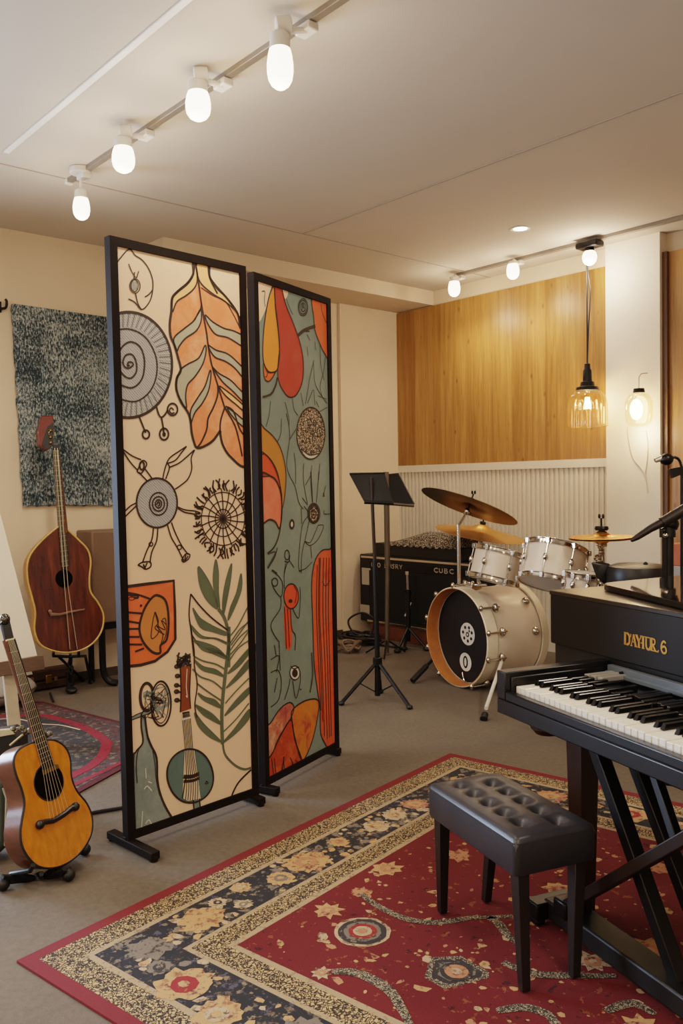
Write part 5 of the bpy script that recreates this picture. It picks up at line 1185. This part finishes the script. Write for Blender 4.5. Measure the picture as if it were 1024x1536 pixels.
for j in range(NZZ): q_ = j*(NXX+1); b.add([vs[q_], vs[q_+NXX+1], vs[n_+q_+NXX+1], vs[n_+q_]], [(0, 1, 2, 3)]); q_ += NXX; b.add([vs[q_], vs[q_+NXX+1], vs[n_+q_+NXX+1], vs[n_+q_]], [(3, 2, 1, 0)])
tag(b.build('wall_tapestry', TAP, None, angle=60), 'blue grey flecked woven tapestry hanging on the left wall', 'tapestry')
hk = thing('wall_hook', 'dark curled metal hook on the wall left of the tapestry', 'hook', onX(6, 458, XL+.01))
b = MB(); b.tube(cr([onX(-4, 464, XL+.012), onX(2, 463, XL+.03), onX(9, 461, XL+.035), onX(10, 452, XL+.035), onX(8, 449, XL+.03)]), .008, 8); b.build('curl', BLACK, hk)
b = MB(); b.box(onX(-4, 460, XL+.006), (.012, .05, .07)); b.build('plate', BLACK, hk, bevel=.003)

# ================================================================== string instruments
def gplane(P0, fwd, lean):
    """front plane of an instrument: fwd = horizontal facing direction, lean = backward tilt; returns normal, up, right"""
    fwd = V(*fwd, 0).normalized(); n_ = (fwd*math.cos(lean)+V(0, 0, math.sin(lean))); up = (V(0, 0, math.cos(lean))-fwd*math.sin(lean)); return n_, up, up.cross(n_)
class Inst:
    def __init__(s, root, P0, fwd, lean): s.root = root; s.P0 = P0; s.n, s.up, s.rt = gplane(P0, fwd, lean); s.rt = s.up.cross(s.n)
    def at(s, x, y, k=0.): return onpl(x, y, s.P0+s.n*k, s.n)
    def px(s, pts, k=0.): return [s.at(x, y, k) for x, y in pts]
    def flat(s, name, pts, k, th, mat, smooth=True, parent=None, bevel=0, n=5, side=None):
        P = s.px(pts); P = cr(P, True, n) if smooth else P
        b = MB(); b.prism([p+s.n*k for p in P], -s.n*th, 0, 1 if side else None); return b.build(name, [mat, side] if side else mat, parent or s.root, bevel=bevel)
# acoustic guitar in front, left
AMBW = NT('honey_spruce_top'); vec = AMBW.coord((1, 1, 1)); f = AMBW.noise(AMBW.coord((60, 60, 3)), 1.0, 4, .6); AMBW.base(AMBW.ramp(f, [(.3, '#a8651a'), (.7, '#c07a24')])); AMBW.set(.25, 0, Coat_Weight=.5, Coat_Roughness=.1); AMBW = AMBW.m
MAHO = wood('mahogany_side', '#3c1e0c', '#572e15', '#6e3f1e', (3, 3, 20), .32, .5, .1); EBON = pm('ebony', '#15110f', .35, 0, .2, 30); STRG = pm('string_metal', '#c2b69c', .3, .8); FRET = pm('fret_metal', '#a99c84', .3, .9)
ag = thing('acoustic_guitar', 'honey coloured acoustic guitar with dark brown sides standing at the lower left', 'guitar', V(*dep(72, 1308, 2.82).xy, .085))
G = Inst(ag, dep(75, 1303, 2.80), (.974, .225), math.radians(17))
body = [(58, 1112), (80, 1110), (97, 1120), (105, 1138), (107, 1165), (115, 1186), (130, 1205), (138, 1226), (137, 1250), (126, 1272), (108, 1290), (86, 1301), (62, 1301), (46, 1290), (34, 1270), (31, 1248), (34, 1226), (37, 1205), (33, 1184), (25, 1163), (21, 1143), (26, 1127), (40, 1117)]
G.flat('soundboard', body, 0, .004, AMBW)
P = [p for p in cr(G.px(body), True, 5)]; cen = sum(P, V(0, 0, 0))/len(P)
b = MB(); b.prism([cen+(p-cen)*.995-G.n*.004 for p in P], -G.n*.098); b.build('ribs_and_back', MAHO, ag)
b = MB(); b.tube([p-G.n*.002 for p in P], .0042, 6, True); b.build('binding', EBON, ag)
hole = [(73+21*math.cos(a), 1173+27*math.sin(a)) for a in [2*PI*i/28 for i in range(28)]]
b = MB(); b.prism(G.px(hole, .0008), G.n*.0004); b.build('sound_hole', pm('hole_dark', '#0a0806', .9, Specular_IOR_Level=.05), ag, smooth=False)
b = MB(); P2 = G.px([(73+22*math.cos(2*PI*i/28), 1173+28*math.sin(2*PI*i/28)) for i in range(28)], .001); b.tube(P2, .0018, 6, True); b.build('rosette', EBON, ag)
G.flat('pickup', [(62, 1155), (86, 1146), (88, 1152), (64, 1163)], .003, .002, pm('pickup_bronze', '#6b5530', .4, .5), False)
b = MB(); na, nb = G.at(14, 958, .0), G.at(70, 1130, .0)
for a_, b_, r0, r1 in ((na, nb, .018, .020),): b.tube([a_-G.n*.012, a_*.3+b_*.7-G.n*.013, b_-G.n*.02], [r0, r1, r1*1.3], 12)
b.build('neck', MAHO, ag)
b = MB(); b.prism([p+G.n*.008 for p in G.px([(10, 960), (21, 958), (80, 1148), (64, 1156)])], -G.n*.007)
for i in range(17):
    q = 1-(1-i/17)**.8; q = 1-.5**(i/9.5); q /= (1-.5**(17/9.5))
    l_ = (10+54*q*.98, 960+196*q*.98); r_ = (21+59*q*.98, 958+190*q*.98); b.tube(G.px([l_, r_], .0085), .0009, 5, mi=1)
b.build('fingerboard', [EBON, FRET], ag)
for i in range(6):
    q = i/5; MB().tube(G.px([(11.5+q*8, 958), (64+q*17, 1153-q*6), (76+q*26, 1232-q*20)], .0125), .0006, 5).build('string', STRG, ag)
b = MB(); pts = G.px([(60, 1237), (66, 1233), (80, 1231), (95, 1222), (106, 1213), (113, 1210)], .007); b.tube(pts, [.012, .009, .009, .0095, .010, .012], 10)
b.ell(pts[0], .015, .015, .015, None, 12, 8); b.ell(pts[-1], .015, .015, .015, None, 12, 8); b.build('bridge', EBON, ag)
G.flat('headstock', [(1, 930), (14, 928), (21, 958), (9, 961)], .002, .016, EBON, False, bevel=.003)
b = MB(); c = G.at(7, 929, 0); b.ell(c, .020, .018, .020, None, 16, 10); b.cyl(c, G.at(-4, 936, 0), .008, n=8); b.build('tuning_knob', pm('dark_chrome', '#5a5652', .2, .9), ag)
b = MB(); b.tube(G.px([(9, 961), (21, 958)], .010), .0028, 6); b.build('nut', STR, ag)
# its floor stand
gs = thing('guitar_stand', 'low black folding stand with rubber feet holding the honey coloured guitar', 'guitar stand', V(*onz(90, 1310).xy, 0), 0, 'guitar stands')
fA, fB, fC = onz(103, 1322), onz(127, 1283), onz(4, 1336)
hub = V(*onz(58, 1322).xy, 0)+V(0, 0, .055); hub = dep(60, 1318, 2.86)
b = MB(); b.ell(hub, .026, .026, .022, None, 12, 8); b.build('hub', BLACK, gs)
for e, br in ((fA, .022), (fB, .022), (fC, .024)):
    e = V(e.x, e.y, .022); b = MB(); b.tube([hub, e+V(0, 0, .006)], .009, 8); o = b.build('leg', BLACK, gs); b = MB(); b.ell(e, br, br, .0215, None, 12, 8); b.build('rubber_foot', BLACKP, o)
b = MB(); lo_ = G.at(62, 1305, -.02); b.tube([hub, lo_-V(0, 0, .012)], .008, 8); y1 = G.at(92, 1304, .012); y0 = G.at(45, 1298, .012)
for q in (y0, y1):
    b.tube([hub, q-G.n*.11-V(0, 0, .022), q-V(0, 0, .018), q+G.n*.018+V(0, 0, .0)], .008, 8)
b.build('yoke', BLACK, gs)
b = MB(); b.bar(V(fC.x, fC.y, .045), hub, .02, .012); b.bar(G.at(88, 1303, -.03)-V(0, 0, .02), V(fA.x, fA.y, .04), .022, .012); b.build('bracket', BLACK, gs)
b = MB(); b.tube([hub-V(.03, 0, 0), G.at(62, 1312, -.15), G.at(58, 1092, -.14)], .010, 8); b.build('upright', BLACK, gs)
b = MB(); u0 = G.at(20, 1092, -.03)
for i in range(14): b.ell(G.at(20+i*4.2, 1093+3*math.sin(i*1.7)+i*.6, -.06), .011, .011, .009, None, 8, 6)
b.build('ornate_yoke', leopard('mottled_silver', '#9c9276', '#2a251f', 140, (.1, .25), .4), gs)

# dark acoustic bass on the left wall
RED_ = NT('sunburst_brown'); vec = RED_.coord(); f = RED_.noise(RED_.coord((30, 30, 1.5)), 1.0, 4, .6)
RED_.base(RED_.ramp(f, [(.3, '#341309'), (.55, '#50200e'), (.75, '#6b3316')])); RED_.set(.22, 0, Coat_Weight=.6, Coat_Roughness=.08); RED_ = RED_.m
YEL = wood('yellow_rib', '#7d5218', '#a06c22', '#b87f2e', (3, 3, 20), .3)
bb_ = thing('acoustic_bass', 'dark red brown acoustic bass guitar on a stand below the wall tapestry', 'guitar', V(*dep(97, 978, 5.30).xy, .28))
Q = Inst(bb_, dep(97, 976, 5.27), (.95, -.12), math.radians(7))
body = [(92, 789), (104, 797), (118, 810), (131, 824), (136, 842), (134, 868), (136, 888), (147, 904), (155, 922), (153, 944), (141, 963), (122, 975), (98, 979), (76, 975), (60, 966), (52, 946), (53, 918), (48, 896), (42, 872), (41, 848), (47, 830), (62, 812), (80, 796)]
Q.flat('soundboard', body, 0, .006, RED_)
P = cr(Q.px(body), True, 5); cen = sum(P, V(0, 0, 0))/len(P)
b = MB(); b.prism([cen+(p-cen)*.995-Q.n*.006 for p in P], -Q.n*.10); b.build('ribs_and_back', YEL, bb_)
b = MB(); b.tube([p-Q.n*.001 for p in P], .006, 6, True); b.build('binding', pm('cream_binding', '#b8924e', .4), bb_)
b = MB(); b.prism(Q.px([(96+13*math.cos(2*PI*i/24), 868+13.5*math.sin(2*PI*i/24)) for i in range(24)], .001), Q.n*.001); b.build('sound_hole', bpy.data.materials['hole_dark'], bb_, smooth=False)
b = MB(); b.tube([Q.at(84, 676, -.012), Q.at(95, 800, -.012)], [.022, .03], 12); b.build('neck', MAHO, bb_)
b = MB(); b.prism([p+Q.n*.014 for p in Q.px([(78.5, 668), (87, 668), (103, 850), (92, 852)])], -Q.n*.010)
for i in range(24):
    q = i/23; b.tube(Q.px([(79+13*q, 676+174*q), (88+15*q, 676+172*q)], .0145), .0019, 5, mi=1)
for x_ in (0, .33, .67, 1): b.tube(Q.px([(80+x_*7, 676), (93.5+x_*8, 850)], .0155), .0014, 5, mi=1)
b.build('fingerboard', [EBON, FRET], bb_)
for xa, xb, xc in ((82, 97, 105), (86, 102, 116)): MB().tube(Q.px([(xa, 672), (xb, 880), (xc, 974)], .021), .0024, 5).build('string', STRG, bb_)
b = MB(); b.tube(Q.px([(75, 917), (77, 922), (90, 922), (105, 918), (127, 914)], .014), [.010, .012, .009, .008, .005], 8); b.ell(Q.at(75, 917, .014), .012, .012, .012, None, 10, 6); b.build('bridge', pm('bridge_brown', '#7a5a48', .3), bb_)
Q.flat('headstock', [(62, 624), (80, 623), (81, 645), (80, 668), (70, 676), (58, 668), (56, 648)], .0, .05, pm('red_headstock', '#5e1f14', .25, 0, .1, 8, Coat_Weight=.5), False, bevel=.006)
Q.flat('headstock_face', [(71, 640), (80, 634), (80, 668), (71, 674), (62, 668)], .004, .004, EBON, False)
b = MB(); b.tube(cr(Q.px([(77+4*math.cos(2*PI*i/8), 650+4*math.sin(2*PI*i/8)) for i in range(8)], .008), True, 3), .003, 6, True)
for y_ in (646, 656, 664): b.ell(Q.at(76, y_, .008), .010, .010, .010, None, 10, 6)
b.build('tuners', pm('brass_tuner', '#8d7648', .3, .9), bb_)
# stand below it
sb = thing('guitar_stand', 'thin black tripod stand holding up the dark brown acoustic bass', 'guitar stand', V(*onz(107, 1037).xy, 0), 0, 'guitar stands')
hb_ = dep(106, 985, 5.34); fr_ = onz(107, 1040)
b = MB(); b.tube([hb_, V(fr_.x-.02, fr_.y, .05)], .012, 8); b.build('pole', BLACK, sb)
b = MB(); b.tube([V(fr_.x-.02, fr_.y, .14), V(fr_.x-.02, fr_.y, .03)], .024, 10); b.ell(V(fr_.x, fr_.y, .022), .05, .035, .022, None, 12, 8); b.build('foot', BLACKP, sb)
for (tx, ty), (bx_, by_) in (((128, 984), (136, 1026)), ((88, 985), (92, 1010))):
    a_ = dep(tx, ty, 5.40); e = onz(bx_, by_); e = V(max(e.x, XL+.04), e.y, .014); b = MB(); b.tube([hb_, a_, e], .009, 8); o = b.build('leg', BLACK, sb); MB().ell(e, .018, .018, .014, None, 8, 6).build('rubber_foot', BLACKP, o)
for k_ in range(2): MB().tube(cr([dep(104+k_*3, 980, 5.36), dep(108-k_*6, 996, 5.36), dep(103+k_*5, 1004, 5.36), dep(107, 1012, 5.36)]), .0035, 6).build('hanging_cable', CBL, sb)
b = MB()
for q in ((80, 979), (118, 979)): b.tube([hb_, dep(q[0], q[1]+5, 5.34), dep(q[0], q[1]+5, 5.22), dep(q[0], q[1]-1, 5.21)], .009, 8)
b.build('yoke', BLACK, sb)

# brown boxy cabinet behind the cream panel
CABB = pm('brown_vinyl', '#6a5444', .5, 0, .12, 3, .15, 120); D = 5.55
w0 = onX(139, 792, XL+.06); w1 = onX(142, 938, XL+.06)
fx = XL+.30; p_ = [onX(x, y, fx) for x, y in ((137, 797), (142, 937))]
cb = thing('speaker_cabinet', 'brown boxy cabinet on bent black legs, half hidden behind the cream panel', 'cabinet', (XL+.2, p_[0].y+.25, 0))
b = MB(); b.bb((XL+.06, p_[0].y, p_[1].z), (fx, p_[0].y+.55, p_[0].z)); b.build('box', CABB, cb, bevel=.012, seg=3)
for dy in (.07, .48):
    y_ = p_[0].y+dy; b = MB(); b.tube(cr([V(fx-.03, y_, p_[1].z+.005), V(fx-.03, y_, .25), V(fx-.03, y_+.005, .10), V(fx-.01, y_+.03, .035), V(fx+.03, y_+.07, .024)], False, 5), .022, 10); b.build('leg', BLACK, cb)
for dy in (.07, .48):
    y_ = p_[0].y+dy; b = MB(); b.tube([V(XL+.1, y_, p_[1].z+.005), V(XL+.1, y_, 0.002)], .02, 10); b.build('leg', BLACK, cb)
b = MB(); b.bb((fx-.06, p_[0].y+.02, p_[1].z-.045), (fx-.02, p_[0].y+.53, p_[1].z)); b.build('rail', BLACK, cb, bevel=.003)

# white board on an easel
D = 4.35; wb = thing('display_easel', 'plain white board leaning on an easel at the left edge', 'easel', V(*onz(25, 1075).xy, 0))
P0 = dep(40, 985, D); nE = V(.93, -.30, .22).normalized()
pts = [onpl(x, y, P0, nE) for x, y in ((-75, 760), (1, 772), (56, 984), (-60, 1004))]
b = MB(); b.prism(pts, -nE*.018); b.build('board', pm('white_board', '#d3c8b8', .5, 0, .02), wb, bevel=.002)
L_ = [onpl(x, y, P0+nE*.02, nE) for x, y in ((-70, 1012), (66, 990))]
b = MB(); b.bar(L_[0]-V(0, 0, .012), L_[1]-V(0, 0, .012), .07, .018, tuple(nE)); b.build('ledge', wood('easel_ledge', '#3c2a1c', '#4f3826', '#614630', (4, 4, 20), .4), wb, bevel=.002)
for ex in (12, -30):
    t0_ = onpl(ex, 1000, P0-nE*.03, nE); b = MB(); b.bar(t0_, V(t0_.x+.08, t0_.y, .04), .06, .025, (1, 0, 0)); b.build('leg', pm('pale_easel_leg', '#b5a68e', .5) if ex == 12 else bpy.data.materials['pale_easel_leg'], wb, bevel=.002)
b = MB(); t0_ = onpl(-10, 900, P0-nE*.03, nE); b.bar(t0_, V(XL+.35, t0_.y-.05, .04), .04, .025, (0, 1, 0)); b.build('leg', bpy.data.materials['pale_easel_leg'], wb, bevel=.002)

# instrument case by the wall
CASE = wood('brown_case', '#2e1c12', '#3f281a', '#503524', (3, 10, 10), .45); BRASS = pm('brass_latch', '#b98a3c', .28, .9)
gc = thing('instrument_case', 'flat brown instrument case with brass latches lying along the left wall', 'case', (XL+.16, 2.1, 0))
y0_, y1_ = onX(20, 1040, XL+.115).y, onX(112, 1020, XL+.115).y
b = MB(); b.bb((XL+.02, y0_, .0095), (XL+.115, y1_, .062)); b.build('lower_shell', CASE, gc, bevel=.008)
b = MB(); b.bb((XL+.02, y0_, .066), (XL+.115, y1_, .135)); b.build('lid', CASE, gc, bevel=.012, seg=3)
for px_ in (46, 73):
    y_ = onX(px_, 1024, XL+.115).y; b = MB(); b.bb((XL+.113, y_-.02, .045), (XL+.122, y_+.02, .10)); b.build('latch', BRASS, gc, bevel=.004)
b = MB(); y_ = onX(84, 1026, XL+.115).y; b.bb((XL+.113, y_-.01, .055), (XL+.1157, y_+.01, .08)); b.build('clasp', BRASS, gc, bevel=.003)
b = MB(); b.prism([onX(x, y, XL+.2) for x, y in ((33, 1000), (42, 997), (48, 1011), (36, 1013))], V(.012, 0, 0)); tag(b.build('paper_card', pm('white_card', '#c9bfae', .7), None, smooth=False), 'small white card propped on the brown instrument case', 'card')

# dark rug on the left
DR1 = specks('dark_rug_field', ('#232325', '#343234'), ['#5a5248', '#4a2a2c', '#6b6250'], 14, .56, .66); DRR = specks('dark_rug_red', ('#6a1626', '#8a2434'), ['#5a1420'], 30, .55, .7); DRE = specks('dark_rug_edge', ('#3f1218', '#571a22'), ['#2a1012'], 40, .5, .7); DRM = specks('dark_rug_mid', ('#3a3034', '#4f3c3c'), ['#6a2a30', '#756a58', '#2a282a'], 22, .54, .64)
def fz(pts, z): return [V(p.x, p.y, z) for p in (onz(x, y) for x, y in pts)]
out_ = fz([(-140, 1036), (20, 1053), (65, 1054), (125, 1070), (192, 1087), (200, 1146), (165, 1165), (118, 1191), (50, 1222), (-90, 1225)], .0005)
b = MB(); b.prism(out_, V(0, 0, .0065), 0)
H_ = .0075
cen = sum(out_, V(0, 0, 0))/len(out_)
b.poly([V(cen.x+(p.x-cen.x)*.94, cen.y+(p.y-cen.y)*.94, H_) for p in out_], 1)
inner = cr(fz([(-60, 1085), (0, 1078), (60, 1072), (110, 1082), (146, 1098), (160, 1116), (150, 1140), (112, 1163), (40, 1200), (-60, 1230)], H_+.0006), True, 6)
b.poly(inner, 2)
b.ribbon([V(p.x, p.y, H_+.0012) for p in cr(fz([(-60, 1082), (0, 1077), (60, 1075), (85, 1080), (115, 1089), (140, 1101), (158, 1114), (160, 1120), (152, 1138), (130, 1155), (108, 1166), (40, 1205)], 0), False, 6)], .055, False, (0, 0, 1), 3)
b.ribbon([V(p.x, p.y, H_+.0018) for p in cr(fz([(-20, 1084), (20, 1080), (60, 1088), (90, 1090), (120, 1097)], 0), False, 6)], .012, False, (0, 0, 1), 4)
b.ribbon([V(p.x, p.y, H_+.0012) for p in fz([(100, 1185), (150, 1162), (188, 1143)], 0)], .03, False, (0, 0, 1), 3)
b.poly(fz([(-60, 1050), (10, 1041), (34, 1047), (30, 1054), (-10, 1058), (-60, 1064)], H_+.0012), 3)
tag(b.build('patterned_rug', [DRE, DRM, DR1, DRR, STR], None, smooth=False, fix=False), 'dark patterned rug with crimson loops behind the honey coloured guitar', 'rug')
cbl = MB(); cbl.tube(cr([V(p.x, p.y, .008) for p in (onz(112, 1231), onz(140, 1222), onz(186, 1214), onz(215, 1206))]), .007, 6)
tag(cbl.build('floor_cable', CBL), 'straight black cable on the carpet behind the cream panel foot', 'cable')
cbl = MB(); cbl.tube(cr([V(p.x, p.y, .022) for p in (onz(75, 1045), onz(77, 1051), onz(80, 1058))]), .007, 6); o_ = cbl
tag(o_.build('case_strap', CBL), 'short dark strap trailing from the brown case to the rug', 'strap')

# open black case and bag behind the front guitar
oc = thing('open_case', 'open black gig case with pale lining behind the honey coloured guitar', 'case', V(*onz(0, 1150).xy, 0))
D = 3.35
pc = [dep(x, y, D) for x, y in ((-60, 1108), (12, 1095), (28, 1104), (30, 1150), (-60, 1165))]
b = MB(); b.prism(pc, CF*.10); b.build('shell', BLACKP, oc, bevel=.006)
b = MB(); b.prism([dep(x, y, D-.006) for x, y in ((-60, 1100), (14, 1094), (24, 1101), (-60, 1116))], CF*.02); b.build('lining', pm('pale_lining', '#b3a48a', .7), oc, bevel=.003)
b = MB(); q0 = (pc[3]+pc[4])/2; b.prism([V(p.x, p.y, .012) for p in (pc[4], pc[3], pc[3]+CF*.1, pc[4]+CF*.1)], V(0, 0, pc[3].z-.02)); b.build('body', BLACKP, oc, bevel=.004)
b = MB(); b.tube([dep(15, 1118, D-.02), dep(34, 1102, D-.02)], .005, 6); b.build('clasp_rod', STRG, oc)
cu = thing('floor_cushion', 'rounded pale grey cushion at the far left edge of the dark rug', 'cushion', V(*onz(2, 1062).xy, 0))
b = MB(); q_ = onz(-8, 1062); b.ell(V(q_.x, q_.y, .105), .20, .24, .09, None, 28, 14); b.build('cover', pm('pale_grey_fabric', '#8f8a82', .9, 0, .15, 5), cu)
b = MB(); b.tube([V(q_.x+.2*math.cos(2*PI*i/32), q_.y+.24*math.sin(2*PI*i/32), .105) for i in range(32)], .006, 6, True); b.build('seam', GRB, cu)
gb = thing('green_bag', 'dark green bag half hidden by the honey coloured guitar', 'bag', V(*onz(0, 1290).xy, 0))
D = 2.95
b = MB(); b.prism([dep(x, y, D) for x, y in ((-70, 1170), (2, 1172), (9, 1195), (8, 1270), (-6, 1286), (-70, 1290))], CF*.14); b.build('bag_body', pm('dark_green_canvas', '#39413a', .8, 0, .2, 8), gb, bevel=.02, seg=3)
b = MB(); b.tube([dep(x, y, D-.004) for x, y in ((5, 1182), (10, 1197), (8, 1268))], .005, 6); b.build('piping', pm('pale_piping', '#a39a88', .6), gb)
